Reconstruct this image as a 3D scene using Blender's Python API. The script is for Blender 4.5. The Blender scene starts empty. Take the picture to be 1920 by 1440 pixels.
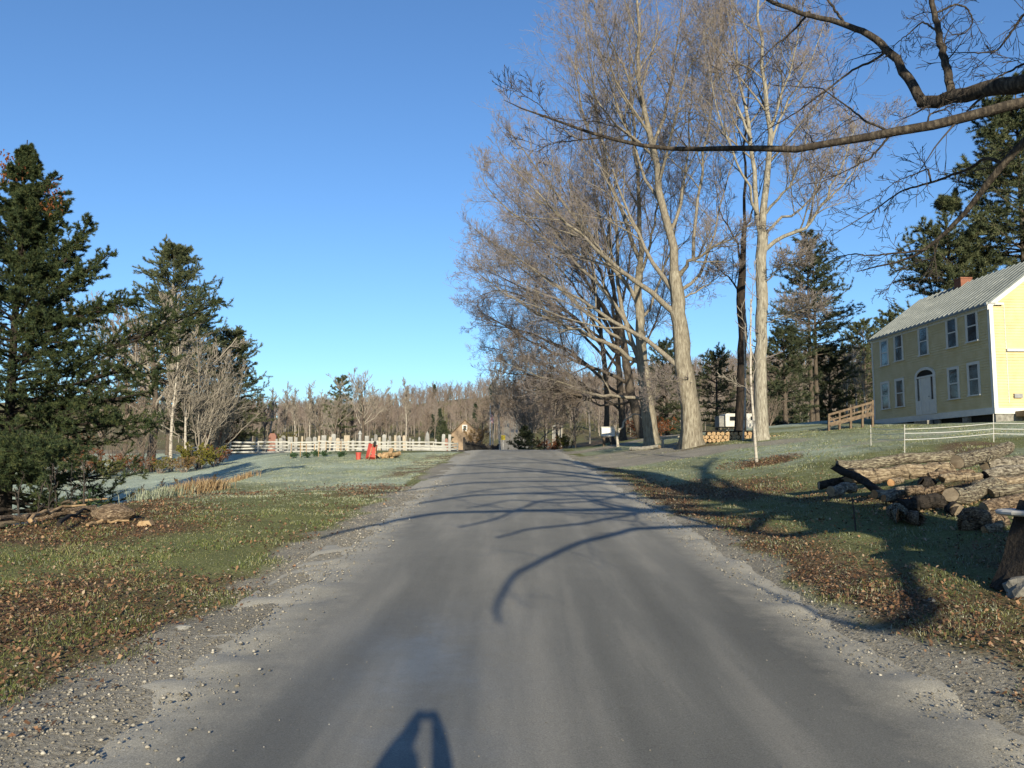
import bpy, math, random
import numpy as np
from mathutils import Vector, Matrix

SC = bpy.context.scene
COL = SC.collection
rng = np.random.default_rng(11)
random.seed(5)
R_ = math.radians

# ------------------------------------------------------------------ camera geometry
HC = 2.1                                   # camera height
FPX = 1552.0                               # focal length in photograph pixels
TH = R_(5.5)
CT, ST = math.cos(TH), math.sin(TH)

def ray(px, py):
    dx, dy = (px - 960) / FPX, (720 - py) / FPX
    return np.array([dx, CT - dy * ST, ST + dy * CT])

def P(px, py, Y):
    d = ray(px, py)
    return np.array([0, 0, HC]) + d * (Y / d[1])

# ------------------------------------------------------------------ terrain
def smooth(a, b, x):
    t = np.clip((np.asarray(x, float) - a) / (b - a), 0, 1)
    return t * t * (3 - 2 * t)

_hash = np.random.default_rng(3).random((256, 256))
def vnoise(x, y, s):
    x = np.asarray(x, float) / s + 1000.3
    y = np.asarray(y, float) / s + 1000.7
    xi, yi = np.floor(x).astype(int), np.floor(y).astype(int)
    fx, fy = x - xi, y - yi
    fx, fy = fx * fx * (3 - 2 * fx), fy * fy * (3 - 2 * fy)
    h = lambda a, b: _hash[a % 256, b % 256]
    return ((h(xi, yi) * (1 - fx) + h(xi + 1, yi) * fx) * (1 - fy)
            + (h(xi, yi + 1) * (1 - fx) + h(xi + 1, yi + 1) * fx) * fy) * 2 - 1

_ty = np.arange(-200, 600, 1.0)
_tz = np.interp(_ty, [-200, 0, 50, 58, 66, 76, 96, 116, 150, 600], [-10, 0, 2.5, 2.9, 3.22, 3.25, 3.4, 4.3, 4.6, 4.6])
_k = np.ones(7) / 7
_tz = np.convolve(np.pad(_tz, 3, mode='edge'), _k, 'valid')
def zr(y): return np.interp(y, _ty, _tz)

def xbank(y): return np.interp(y, [0, 16, 33, 45, 60, 80], [-10, -10, -10.5, -11, -12, -20])
def wbank(y): return np.interp(y, [0, 26, 34, 45, 60, 80], [1.2, 1.5, 3.2, 9, 14, 16])

def on_road(x, y):
    return smooth(-2.85, -2.3, x) * (1 - smooth(3.1, 3.6, x))

def H(x, y):
    x = np.asarray(x, float); y = np.asarray(y, float)
    z = zr(y)
    left = np.interp(x, [-300, -60, -10, -6, -3.9, -2.6, 3.3, 5, 6, 7, 9, 10, 13, 24, 40, 80, 300],
                     [2, -.3, -.12, -.05, -.06, 0, 0, .1, .22, .38, .65, .85, 1.2, 2.15, 3.2, 6, 14])
    z = z + left
    drop = 1.2 * smooth(0, 1, (xbank(y) - x) / wbank(y)) * (1 - smooth(66, 84, y))
    z = z - drop
    road_dip = .7 * smooth(70, 100, y) * np.exp(-((x - .4) / 7) ** 2)
    z = z - road_dip
    rx = x / np.maximum(y, 60.0) * FPX + 960
    ridge = np.interp(rx, [-2000, 480, 720, 940, 1300, 1700, 4000], [34, 31, 31, 37, 50, 52, 60])
    hill = smooth(150, 470, y) * (1 - .8 * smooth(520, 1400, y))
    z = z * (1 - hill) + (ridge + 7 * vnoise(x, y, 90) * smooth(150, 300, y)) * hill
    off = smooth(2.9, 4.0, np.abs(x - .35))
    near = 1 - smooth(40, 120, y)
    z = z + off * (.05 * vnoise(x, y, 2.3) * near + .025 * vnoise(x, y, .7) * near + .10 * vnoise(x, y, 9))
    return z

def ground(px, Y):
    z = 2.0
    for _ in range(4):
        d = np.array([0, Y, z - HC])
        f = d[1] * CT + d[2] * ST           # depth along the optical axis
        x = (px - 960) / FPX * f
        z = float(H(x, Y))
    return np.array([x, Y, z])

def G(px, py):
    d = ray(px, py)
    Y = np.linspace(2.5, 160, 6000)
    t = Y / d[1]
    z = HC + d[2] * t
    h = H(d[0] * t, Y)
    i = np.argmax(z <= h)
    if i == 0: i = 3000
    return np.array([d[0] * t[i], Y[i], float(h[i])])

# ------------------------------------------------------------------ materials
ALB = .62                                  # the photograph is exposed dark: all surfaces share this
def ramp(nt, stops, alb=None):
    alb = ALB if alb is None else alb
    r = nt.nodes.new('ShaderNodeValToRGB')
    el = r.color_ramp.elements
    while len(el) < len(stops): el.new(.5)
    for e, (p, c) in zip(el, stops):
        e.position = p; e.color = (c[0] * alb, c[1] * alb, c[2] * alb, 1)
    return r

def new_mat(name):
    m = bpy.data.materials.new(name); m.use_nodes = True
    nt = m.node_tree
    return m, nt, nt.nodes['Principled BSDF']

def nmat(name, stops, scale=5.0, rough=.85, bump=.0, stretch=(1, 1, 1), detail=6, bdist=.02, spec=.3, bscale=None, metal=0):
    """colour from noise in object space, optional bump"""
    m, nt, bs = new_mat(name)
    tc = nt.nodes.new('ShaderNodeTexCoord'); mp = nt.nodes.new('ShaderNodeMapping')
    mp.inputs['Scale'].default_value = stretch
    nt.links.new(tc.outputs['Object'], mp.inputs['Vector'])
    nz = nt.nodes.new('ShaderNodeTexNoise'); nz.inputs['Scale'].default_value = scale; nz.inputs['Detail'].default_value = detail
    nz.inputs['Roughness'].default_value = .65
    nt.links.new(mp.outputs[0], nz.inputs['Vector'])
    r = ramp(nt, stops); nt.links.new(nz.outputs[0], r.inputs[0])
    nt.links.new(r.outputs[0], bs.inputs['Base Color'])
    bs.inputs['Roughness'].default_value = rough
    bs.inputs['Specular IOR Level'].default_value = spec
    bs.inputs['Metallic'].default_value = metal
    if bump:
        b = nt.nodes.new('ShaderNodeBump'); b.inputs['Strength'].default_value = bump; b.inputs['Distance'].default_value = bdist
        src = nz
        if bscale:
            src = nt.nodes.new('ShaderNodeTexNoise'); src.inputs['Scale'].default_value = bscale; src.inputs['Detail'].default_value = 5
            nt.links.new(mp.outputs[0], src.inputs['Vector'])
        nt.links.new(src.outputs[0], b.inputs['Height']); nt.links.new(b.outputs[0], bs.inputs['Normal'])
    return m

def rmat(name, stops, rough=.8, spec=.2, trans=0.0):
    """colour from the per-face 'rnd' attribute (leaf to leaf variety)"""
    m, nt, bs = new_mat(name)
    a = nt.nodes.new('ShaderNodeAttribute'); a.attribute_name = 'rnd'
    r = ramp(nt, stops); nt.links.new(a.outputs['Fac'], r.inputs[0])
    nt.links.new(r.outputs[0], bs.inputs['Base Color'])
    bs.inputs['Roughness'].default_value = rough; bs.inputs['Specular IOR Level'].default_value = spec
    if trans:
        out = nt.nodes['Material Output']
        t = nt.nodes.new('ShaderNodeBsdfTranslucent'); nt.links.new(r.outputs[0], t.inputs[0])
        mx = nt.nodes.new('ShaderNodeMixShader'); mx.inputs[0].default_value = trans
        nt.links.new(bs.outputs[0], mx.inputs[1]); nt.links.new(t.outputs[0], mx.inputs[2]); nt.links.new(mx.outputs[0], out.inputs[0])
    return m

def bark(name, dark, mid, light, scale=3.0, bump=.9, bd=.05):
    return nmat(name, [(.3, dark), (.5, mid), (.68, light)], scale, .9, bump, (4, 4, .8), 8, bd, .15)

M = {}
M['maple_bark'] = bark('maple bark', (.115, .095, .075), (.27, .24, .19), (.43, .40, .33))
M['pale_bark'] = bark('pale lichen bark', (.14, .12, .10), (.31, .285, .235), (.48, .455, .39), 3.5)
M['limb_bark'] = bark('limb bark', (.12, .10, .085), (.25, .22, .18), (.40, .37, .30), 5, .4, .02)
M['dark_bark'] = bark('dark bark', (.012, .010, .010), (.03, .025, .022), (.07, .05, .04))
M['grey_bark'] = bark('grey brown bark', (.05, .042, .035), (.11, .09, .075), (.2, .17, .14), 6, .4, .02)
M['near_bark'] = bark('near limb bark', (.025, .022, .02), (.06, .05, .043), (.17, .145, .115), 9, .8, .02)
M['birch_bark'] = nmat('birch bark', [(.35, (.10, .08, .07)), (.45, (.42, .38, .33)), (.7, (.6, .57, .52))], 4, .8, .2, (1, 1, 3))
M['twig'] = nmat('reddish twigs', [(.35, (.19, .16, .16)), (.65, (.34, .295, .285))], 1.2, .85)
M['twig_pale'] = nmat('pale twigs', [(.35, (.22, .195, .17)), (.65, (.40, .36, .31))], 1.2, .85)
M['twig_brown'] = nmat('brown twigs', [(.35, (.17, .135, .115)), (.65, (.32, .26, .22))], 1.2, .85)
M['twig_dark'] = nmat('dark twigs', [(.35, (.03, .025, .023)), (.65, (.08, .065, .055))], 2, .85)
M['needle_spruce'] = rmat('spruce needles', [(0, (.018, .034, .018)), (.45, (.036, .06, .026)), (.8, (.085, .105, .038)), (1, (.15, .145, .05))], .7, .2)
M['needle_pine'] = rmat('pine needles', [(0, (.05, .07, .04)), (.5, (.09, .115, .058)), (1, (.19, .195, .095))], .7, .2)
M['needle_dark'] = rmat('dark pine needles', [(0, (.03, .045, .03)), (.5, (.055, .075, .042)), (1, (.12, .13, .065))], .7, .2)
M['rust_leaf'] = rmat('rusty leaves', [(0, (.10, .035, .015)), (.5, (.22, .075, .03)), (1, (.32, .13, .05))], .8, .2, .2)
M['yellow_leaf'] = rmat('yellow green leaves', [(0, (.07, .085, .015)), (.5, (.17, .17, .03)), (1, (.30, .25, .05))], .8, .2, .2)
M['brown_leaf'] = rmat('tan leaves', [(0, (.12, .075, .035)), (.5, (.24, .15, .06)), (1, (.38, .25, .10))], .8, .2, .2)
M['kale'] = rmat('kale leaves', [(0, (.02, .05, .02)), (1, (.06, .11, .05))], .6, .3)
M['fallen_leaf'] = rmat('fallen leaves', [(0, (.05, .03, .022)), (.35, (.13, .073, .045)), (.65, (.24, .13, .072)), (.88, (.36, .21, .12)), (1, (.44, .34, .24))], .75, .25)
M['blade'] = rmat('grass blades', [(0, (.07, .09, .025)), (.4, (.14, .185, .05)), (.65, (.21, .23, .08)), (.82, (.30, .27, .13)), (1, (.40, .36, .22))], .8, .2)
M['frost_blade'] = rmat('frosted grass blades', [(0, (.18, .22, .14)), (.5, (.32, .36, .26)), (1, (.48, .50, .41))], .8, .2)
M['dry_grass'] = rmat('dry straw grass', [(0, (.20, .12, .06)), (.5, (.38, .26, .14)), (1, (.55, .44, .28))], .8, .2)
M['stone'] = rmat('gravel stones', [(0, (.13, .12, .10)), (.6, (.30, .275, .235)), (.94, (.42, .39, .34)), (1, (.60, .57, .51))], .9, .2)

# ------------------------------------------------------------------ objects
def tag(o, label=None, cat=None, group=None, kind=None):
    if label: o['label'] = label
    if cat: o['category'] = cat
    if group: o['group'] = group
    if kind: o['kind'] = kind
    return o

def empty(name, loc, label, cat, group=None, rz=0.0):
    o = bpy.data.objects.new(name, None); COL.objects.link(o)
    o.empty_display_size = .2
    o.location = [float(v) for v in loc]; o.rotation_euler = (0, 0, rz)
    return tag(o, label, cat, group)

def mesh_np(name, V, F, mat, parent=None, rnd=None, smooth_=False, loc=None, mat2=None, midx=None):
    """V (n,3) floats, F (m,k) ints with one k, or a list of such arrays"""
    if not isinstance(F, (list, tuple)): F = [F]
    F = [np.asarray(f) for f in F if len(f)]
    V = np.asarray(V, np.float32)
    me = bpy.data.meshes.new(name)
    nl = sum(f.size for f in F); npoly = sum(len(f) for f in F)
    me.vertices.add(len(V)); me.vertices.foreach_set('co', V.ravel())
    me.loops.add(nl); me.polygons.add(npoly)
    idx = np.concatenate([f.ravel() for f in F]).astype(np.int32)
    sizes = np.concatenate([np.full(len(f), f.shape[1]) for f in F])
    starts = np.concatenate([[0], np.cumsum(sizes)[:-1]]).astype(np.int32)
    me.loops.foreach_set('vertex_index', idx)
    me.polygons.foreach_set('loop_start', starts)
    if smooth_: me.polygons.foreach_set('use_smooth', np.ones(npoly, bool))
    if rnd is not None:
        a = me.attributes.new('rnd', 'FLOAT', 'FACE'); a.data.foreach_set('value', np.asarray(rnd, np.float32))
    me.update(calc_edges=True); me.validate()
    if mat is not None: me.materials.append(mat)
    if mat2 is not None:
        me.materials.append(mat2); me.polygons.foreach_set('material_index', np.asarray(midx, np.int32))
    o = bpy.data.objects.new(name, me); COL.objects.link(o)
    if parent is not None: o.parent = parent
    if loc is not None: o.location = [float(v) for v in loc]
    return o

class MB:
    """collects boxes, prisms and tubes, builds them as one mesh"""
    def __init__(s): s.v = []; s.f = []
    def add(s, vs, fs):
        n = len(s.v); s.v += [tuple(float(c) for c in p) for p in vs]; s.f += [tuple(i + n for i in f) for f in fs]; return s
    def box(s, x0, y0, z0, x1, y1, z1):
        v = [(x0, y0, z0), (x1, y0, z0), (x1, y1, z0), (x0, y1, z0), (x0, y0, z1), (x1, y0, z1), (x1, y1, z1), (x0, y1, z1)]
        return s.add(v, [(0, 3, 2, 1), (4, 5, 6, 7), (0, 1, 5, 4), (1, 2, 6, 5), (2, 3, 7, 6), (3, 0, 4, 7)])
    def bar(s, a, b, w, h=None, up=(0, 0, 1)):
        a, b = Vector(a), Vector(b); d = (b - a).normalized(); u = Vector(up)
        if abs(d.dot(u)) > .95: u = Vector((0, 1, 0))
        r = d.cross(u).normalized(); t = r.cross(d); h = h or w
        v = []
        for p in (a, b):
            for i, j in ((-1, -1), (1, -1), (1, 1), (-1, 1)): v.append(p + r * (i * w / 2) + t * (j * h / 2))
        return s.add(v, [(0, 3, 2, 1), (4, 5, 6, 7), (0, 1, 5, 4), (1, 2, 6, 5), (2, 3, 7, 6), (3, 0, 4, 7)])
    def prism(s, poly, axis, a, b):
        """poly: 2D outline; axis 'x','y','z' the extrusion axis"""
        n = len(poly)
        def mk(p, t): return {'x': (t, p[0], p[1]), 'y': (p[0], t, p[1]), 'z': (p[0], p[1], t)}[axis]
        v = [mk(p, a) for p in poly] + [mk(p, b) for p in poly]
        f = [tuple(range(n)), tuple(range(2 * n - 1, n - 1, -1))]
        f += [(i, n + i, n + (i + 1) % n, (i + 1) % n) for i in range(n)]
        return s.add(v, f)
    def tube(s, pts, rad, sides=8, caps=True):
        V, F = tubes([np.array(pts, float)], [np.broadcast_to(np.array(rad, float), (len(pts),))], sides)
        n0 = len(s.v); s.add(V, [tuple(f) for f in F])
        if caps:
            n = len(pts)
            s.f.append(tuple(n0 + i for i in range(sides))); s.f.append(tuple(n0 + (n - 1) * sides + i for i in range(sides - 1, -1, -1)))
        return s
    def lathe(s, prof, c=(0, 0, 0), sides=12):
        n0 = len(s.v); vs = []
        for r, z in prof:
            for k in range(sides):
                a = 2 * math.pi * k / sides; vs.append((c[0] + r * math.cos(a), c[1] + r * math.sin(a), c[2] + z))
        fs = []
        for i in range(len(prof) - 1):
            for k in range(sides):
                fs.append((i * sides + k, i * sides + (k + 1) % sides, (i + 1) * sides + (k + 1) % sides, (i + 1) * sides + k))
        fs.append(tuple(range(sides - 1, -1, -1))); fs.append(tuple((len(prof) - 1) * sides + k for k in range(sides)))
        return s.add(vs, fs)
    def build(s, name, mat, parent=None, bevel=0, smooth_=False, loc=None):
        me = bpy.data.meshes.new(name); me.from_pydata(s.v, [], s.f); me.update()
        if mat: me.materials.append(mat)
        import bmesh
        bm = bmesh.new(); bm.from_mesh(me); bmesh.ops.recalc_face_normals(bm, faces=bm.faces)
        bm.to_mesh(me); bm.free()
        if smooth_:
            for p in me.polygons: p.use_smooth = True
        o = bpy.data.objects.new(name, me); COL.objects.link(o)
        if parent is not None: o.parent = parent
        if loc is not None: o.location = [float(v) for v in loc]
        if bevel:
            m = o.modifiers.new('Bevel', 'BEVEL'); m.width = bevel; m.segments = 2; m.limit_method = 'ANGLE'
        return o

def copy_tree(o, parent=None):
    c = o.copy(); COL.objects.link(c)
    if parent is not None: c.parent = parent
    for ch in list(o.children): copy_tree(ch, c)
    return c

# ------------------------------------------------------------------ branches
def nrm(v): return v / np.maximum(np.linalg.norm(v, axis=-1, keepdims=True), 1e-9)

def tubes(Ps, Rs, sides):
    """list of polylines -> verts, quads"""
    by = {}
    for p, r in zip(Ps, Rs): by.setdefault(len(p), []).append((p, r))
    Vs, Fs, n0 = [], [], 0
    for n, lst in by.items():
        p = np.stack([a for a, _ in lst]); r = np.stack([b for _, b in lst])
        v, f = tube_block(p, r, sides); Vs.append(v); Fs.append(f + n0); n0 += len(v)
    return np.concatenate(Vs), np.concatenate(Fs)

def tube_block(p, r, sides):
    m, n, _ = p.shape
    t = np.empty_like(p)
    t[:, 1:-1] = p[:, 2:] - p[:, :-2] if n > 2 else t[:, 1:-1]
    t[:, 0] = p[:, 1] - p[:, 0]; t[:, -1] = p[:, -1] - p[:, -2]
    t = nrm(t)
    main = nrm(p[:, -1] - p[:, 0])
    ref = np.where(np.abs(main[:, :1]) < .6, np.array([[1., 0, 0]]), np.array([[0., 1, 0]]))
    ref = np.where(np.abs(main[:, 2:3]) < .5, np.array([[0., 0, 1]]), ref)
    u = nrm(np.cross(t, ref[:, None, :])); w = np.cross(t, u)
    a = np.arange(sides) * 2 * np.pi / sides
    v = p[:, :, None] + r[:, :, None, None] * (u[:, :, None] * np.cos(a)[:, None] + w[:, :, None] * np.sin(a)[:, None])
    base = (np.arange(m) * n * sides)[:, None, None] + (np.arange(n - 1) * sides)[None, :, None]
    k = np.arange(sides)[None, None, :]; k2 = (k + 1) % sides
    f = np.stack([base + k, base + k2, base + sides + k2, base + sides + k], -1).reshape(-1, 4)
    return v.reshape(-1, 3), f

def resample(pts, rad, n):
    pts = np.asarray(pts, float); rad = np.asarray(rad, float)
    L = np.concatenate([[0], np.cumsum(np.linalg.norm(np.diff(pts, axis=0), axis=1))])
    # smooth through the points with a Catmull-Rom-like fine interpolation
    s = np.linspace(0, L[-1], n)
    out = np.stack([np.interp(s, L, pts[:, i]) for i in range(3)], 1)
    for _ in range(1):
        o = out.copy(); o[1:-1] = .25 * out[:-2] + .5 * out[1:-1] + .25 * out[2:]; out = o
    return out, np.interp(s, L, rad)

def spawn(Pp, Rp, n, t0=.25, t1=1., ang=45, ratio=.5, up=.12, wob=.12, npts=6, rr=.6, tip=.006, tl=.55, g=None, flat=0.0, lmin=.15):
    g = g or rng
    m, N, _ = Pp.shape
    L = np.linalg.norm(np.diff(Pp, axis=1), axis=2).sum(1)
    t = t0 + (t1 - t0) * (np.arange(n)[None] + g.random((m, n))) / n
    x = t * (N - 1); i = np.clip(np.floor(x).astype(int), 0, N - 2); f = x - i
    mi = np.arange(m)[:, None]
    pos = Pp[mi, i] * (1 - f)[..., None] + Pp[mi, i + 1] * f[..., None]
    rad = Rp[mi, i] * (1 - f) + Rp[mi, i + 1] * f
    tan = nrm(Pp[mi, i + 1] - Pp[mi, i])
    v = g.normal(size=tan.shape); v[..., 2] *= (1 - flat)
    v = nrm(v - (v * tan).sum(-1, keepdims=True) * tan)
    a = np.radians(ang) * g.uniform(.65, 1.3, t.shape)[..., None]
    d = np.cos(a) * tan + np.sin(a) * v
    d[..., 2] += up * .8
    d = nrm(d)
    ln = np.maximum(L[:, None] * ratio * g.uniform(.55, 1.2, t.shape) * (1 - tl * (t - t0) / max(1 - t0, .01)), np.minimum(lmin, .4 * L[:, None]))
    q = np.empty((m, n, npts, 3)); q[:, :, 0] = pos
    st = (ln / (npts - 1))[..., None]
    for k in range(1, npts):
        q[:, :, k] = q[:, :, k - 1] + d * st
        d = d + wob * g.normal(size=d.shape); d[..., 2] += up * .35
        d = nrm(d)
    r0 = np.maximum(rad * rr, tip)
    s = np.linspace(0, 1, npts)
    r = r0[..., None] * (1 - s) + tip * s
    return q.reshape(-1, npts, 3), r.reshape(-1, npts)

def stack_limbs(limbs, n=14):
    a = [resample(p, r, n) for p, r in limbs]
    return np.stack([x for x, _ in a]), np.stack([y for _, y in a])

def ribbons(Pq, w, g=None):
    """thin three-sided tubes for the finest twigs"""
    return tube_block(Pq, np.broadcast_to(w, Pq.shape[:2]), 3)

def join(parts):
    Vs, Fs, n0 = [], [], 0
    for v, f in parts:
        Vs.append(v); Fs.append(f + n0); n0 += len(v)
    return np.concatenate(Vs), np.concatenate(Fs)
# ------------------------------------------------------------------ world, sun, camera
EXPOSURE, SKY_S, SUN_S = 0.95, 0.10, 5.0
SUN_EL, SUN_AZ = R_(16.2), R_(5.7)
Ldir = Vector((-math.sin(SUN_AZ) * math.cos(SUN_EL), math.cos(SUN_AZ) * math.cos(SUN_EL), -math.sin(SUN_EL)))
Lnp = np.array(Ldir)
w = bpy.data.worlds.new("World"); SC.world = w; w.use_nodes = True
nt = w.node_tree; bg = nt.nodes['Background']
sky = nt.nodes.new('ShaderNodeTexSky'); sky.sky_type = 'NISHITA'; sky.sun_disc = False
sky.sun_elevation = SUN_EL; sky.sun_rotation = math.pi - SUN_AZ
sky.altitude = 300; sky.air_density = 1.0; sky.dust_density = 0.3; sky.ozone_density = 2.0
tint = nt.nodes.new('ShaderNodeMix'); tint.data_type = 'RGBA'; tint.blend_type = 'MULTIPLY'; tint.inputs[0].default_value = 1
nt.links.new(sky.outputs[0], tint.inputs[6]); tint.inputs[7].default_value = (.52, .72, .94, 1)      # a deep, crisp autumn blue
nt.links.new(tint.outputs[2], bg.inputs[0]); bg.inputs[1].default_value = SKY_S
sl = bpy.data.lights.new('sun', 'SUN'); sl.energy = SUN_S; sl.angle = R_(.53); sl.color = (1, .88, .64)
so = bpy.data.objects.new('sun', sl); COL.objects.link(so); so.rotation_euler = Ldir.to_track_quat('-Z', 'Y').to_euler()
so.location = (20, -60, 30)
cd = bpy.data.cameras.new('camera'); cd.sensor_width = 36; cd.lens = FPX / 1920 * 36; cd.clip_start = .05; cd.clip_end = 6000
co = bpy.data.objects.new('camera', cd); COL.objects.link(co); co.location = (0, 0, HC); co.rotation_euler = (R_(90) + TH, 0, 0)
SC.camera = co
SC.view_settings.view_transform = 'Standard'; SC.view_settings.look = 'None'
SC.view_settings.exposure = EXPOSURE; SC.view_settings.gamma = 1
SC.render.engine = 'CYCLES'
SC.cycles.max_bounces = 4; SC.cycles.diffuse_bounces = 2; SC.cycles.glossy_bounces = 2
SC.cycles.transparent_max_bounces = 4; SC.cycles.use_denoising = True

# ------------------------------------------------------------------ ground sheet
def axis(parts):
    a = []
    for lo, hi, st in parts: a += list(np.arange(lo, hi, st))
    return np.array(a)
gx = axis([(-2400, -400, 200), (-400, -120, 28), (-120, -40, 5), (-40, -14, 1), (-14, -12, .5), (-12, 16, .2), (16, 30, .7), (30, 60, 2), (60, 130, 6), (130, 400, 27), (400, 2401, 200)])
gy = axis([(-200, -20, 20), (-20, 2, 1), (2, 30, .22), (30, 60, .5), (60, 130, 1.5), (130, 500, 10), (500, 3001, 125)])
XX, YY = np.meshgrid(gx, gy)
ZZ = H(XX, YY) - .10 * on_road(XX, YY) * (YY < 110)
nx, ny = len(gx), len(gy)
ii = (np.arange(ny - 1)[:, None] * nx + np.arange(nx - 1)[None]).ravel()
gf = np.stack([ii, ii + 1, ii + nx + 1, ii + nx], 1)
ground_obj = mesh_np('ground', np.stack([XX, YY, ZZ], -1).reshape(-1, 3), gf, None, smooth_=True)
tag(ground_obj, kind='structure')

def spot(x, y, cx, cy, r0, r1): return 1 - smooth(r0, r1, np.hypot(x - cx, y - cy))
def strip(x, y, a, b, w0, w1):
    ax, ay = a; bx, by = b
    L2 = (bx - ax) ** 2 + (by - ay) ** 2
    t = np.clip(((x - ax) * (bx - ax) + (y - ay) * (by - ay)) / L2, 0, 1)
    return 1 - smooth(w0, w1, np.hypot(x - ax - t * (bx - ax), y - ay - t * (by - ay)))
SAP = G(1419, 866); MA = ground(1297, 45)
def zones(x, y):
    n1, n2, n3 = vnoise(x, y, 1.4), vnoise(x, y, 4), vnoise(x + 50, y, .6)
    n4 = vnoise(x, y + 300, 11)
    field = smooth(-.3, .6, (xbank(y) - x) / wbank(y)) * (y < 90)
    lawnL = (x < -4) * smooth(20, 30, y + 4 * n2) * (.62 + .3 * n2) * (1 - smooth(62, 70, y))
    gstrip = strip(x, y, (-24, 66), (-10, 64), 3.5, 7)
    frost = np.maximum(field * .95, lawnL * (1 - .9 * gstrip))
    lawnR = (x > 4.5) * smooth(14, 22, y) * np.clip(.30 + .5 * n4 + .25 * n2, 0, .8) * (1 - smooth(60, 90, y))
    brightR = strip(x, y, (11, 25), (24, 27), 1.2, 3)
    frost = np.maximum(frost, lawnR * (1 - .8 * brightR))
    frost = np.maximum(frost, spot(x, y, 21, 66, 5, 12) * .8)
    leaf = (x < -3.0) * (1 - field) * (1 - smooth(22, 34, y)) * np.clip(.56 + .55 * n2 + .4 * n1, 0, 1)
    leaf = np.maximum(leaf, (x < -3.2) * (x > -5.6) * smooth(16, 28, y) * np.clip(.38 + .6 * n1 + .3 * n3, 0, .75) * (1 - field))
    leaf = np.maximum(leaf, smooth(3.5, 3.9, x + .2 * n3) * (1 - smooth(4.4, 5.6, x + .5 * n1)) * (.75 + .35 * n1) * (y < 40))
    leaf = np.maximum(leaf, smooth(3.5, 4.0, x) * (1 - smooth(9, 18, y)) * (.40 + .5 * n1 + .3 * n3))
    leaf = np.maximum(leaf, strip(x, y, (5, 26), (9, 17), 1.0, 2.4) * (.55 + .5 * n1))
    leaf = np.maximum(leaf, spot(x + .7 * n1, y, SAP[0] + .2, SAP[1] - .3, .5, 1.7))
    leaf = np.maximum(leaf, spot(x + .7 * n1, y, MA[0] - .8, MA[1] - 1.2, 1.2, 3.2) * .9)
    leaf = np.maximum(leaf, smooth(80, 92, y) * (.5 + .3 * n2))
    leaf = np.maximum(leaf, strip(x, y, (13.2, 24), (14.6, 26.5), .4, 1.3) * .9)
    leaf = np.maximum(leaf, spot(x, y, 2.2 + 12, 100, 10, 30) * .8)
    dirt = smooth(-4.2, -3.25, x + .5 * n1 + .3 * n3) * (1 - smooth(3.5, 4.15, x + .3 * n1 + .25 * n3))
    dirt = np.where(y > 26, smooth(-4.0, -3.2, x + .4 * n1) * (1 - smooth(3.6, 4.1, x + .3 * n1)), dirt)
    drive = np.maximum(strip(x, y, (3, 41), (8.3, 40), 2.3, 4.2), strip(x, y, (8, 40), (12, 38.5), 1.0, 2.6) * .75)
    drive = np.maximum(drive, strip(x, y, (3, 47), (7, 47), 3, 5) * .8)
    lane = strip(x, y, (3, 56), (11, 63), 1.2, 1.9)
    lane = np.maximum(lane, strip(x, y, (11, 63), (20, 72), 1.4, 2.2))
    dirt = np.maximum(dirt, np.maximum(drive, lane * .8))
    dirt = np.maximum(dirt, strip(x, y, (10, 30), (18, 34), .15, .5) * .6)
    cem = (x < -6) * smooth(84, 92, y) * (1 - smooth(130, 150, y)) * .5
    return np.clip(frost, 0, 1), np.clip(leaf, 0, 1), np.clip(np.maximum(dirt, cem), 0, 1)
fr, le, di = zones(XX, YY)
ca = ground_obj.data.attributes.new('zone', 'FLOAT_COLOR', 'POINT')
ca.data.foreach_set('color', np.stack([fr, le, di, np.ones_like(fr)], -1).astype(np.float32).ravel())

m, nt, bs = new_mat('ground cover')
N, Lk = nt.nodes, nt.links
at = N.new('ShaderNodeAttribute'); at.attribute_name = 'zone'
sep = N.new('ShaderNodeSeparateColor'); Lk.new(at.outputs['Color'], sep.inputs[0])
geo = N.new('ShaderNodeNewGeometry')
def noise(scale, det=6, ro=.7):
    n = N.new('ShaderNodeTexNoise'); n.inputs['Scale'].default_value = scale; n.inputs['Detail'].default_value = det; n.inputs['Roughness'].default_value = ro
    Lk.new(geo.outputs['Position'], n.inputs['Vector']); return n
n_f, n_m, n_l = noise(24, 8), noise(3.0, 8), noise(.5, 6)
grass = ramp(nt, [(.30, (.08, .09, .035)), (.48, (.19, .21, .085)), (.60, (.27, .27, .125)), (.75, (.38, .35, .2))]); Lk.new(n_f.outputs[0], grass.inputs[0])
n_q = noise(7, 8, .75)
frostc = ramp(nt, [(.3, (.22, .27, .20)), (.5, (.36, .42, .34)), (.72, (.54, .58, .52))]); Lk.new(n_q.outputs[0], frostc.inputs[0])
for e_ in frostc.color_ramp.elements: e_.color = [v * 1.55 for v in e_.color[:3]] + [1]
leafc = ramp(nt, [(.28, (.07, .05, .032)), (.45, (.16, .11, .068)), (.58, (.25, .18, .11)), (.75, (.36, .29, .2))]); Lk.new(n_f.outputs[0], leafc.inputs[0])
dirtc = ramp(nt, [(.30, (.19, .172, .14)), (.5, (.39, .36, .30)), (.7, (.63, .59, .50))]); Lk.new(n_f.outputs[0], dirtc.inputs[0])
def mixc(fac, a, b):
    x = N.new('ShaderNodeMix'); x.data_type = 'RGBA'; Lk.new(fac, x.inputs[0]); Lk.new(a, x.inputs[6]); Lk.new(b, x.inputs[7]); return x.outputs[2]
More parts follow.
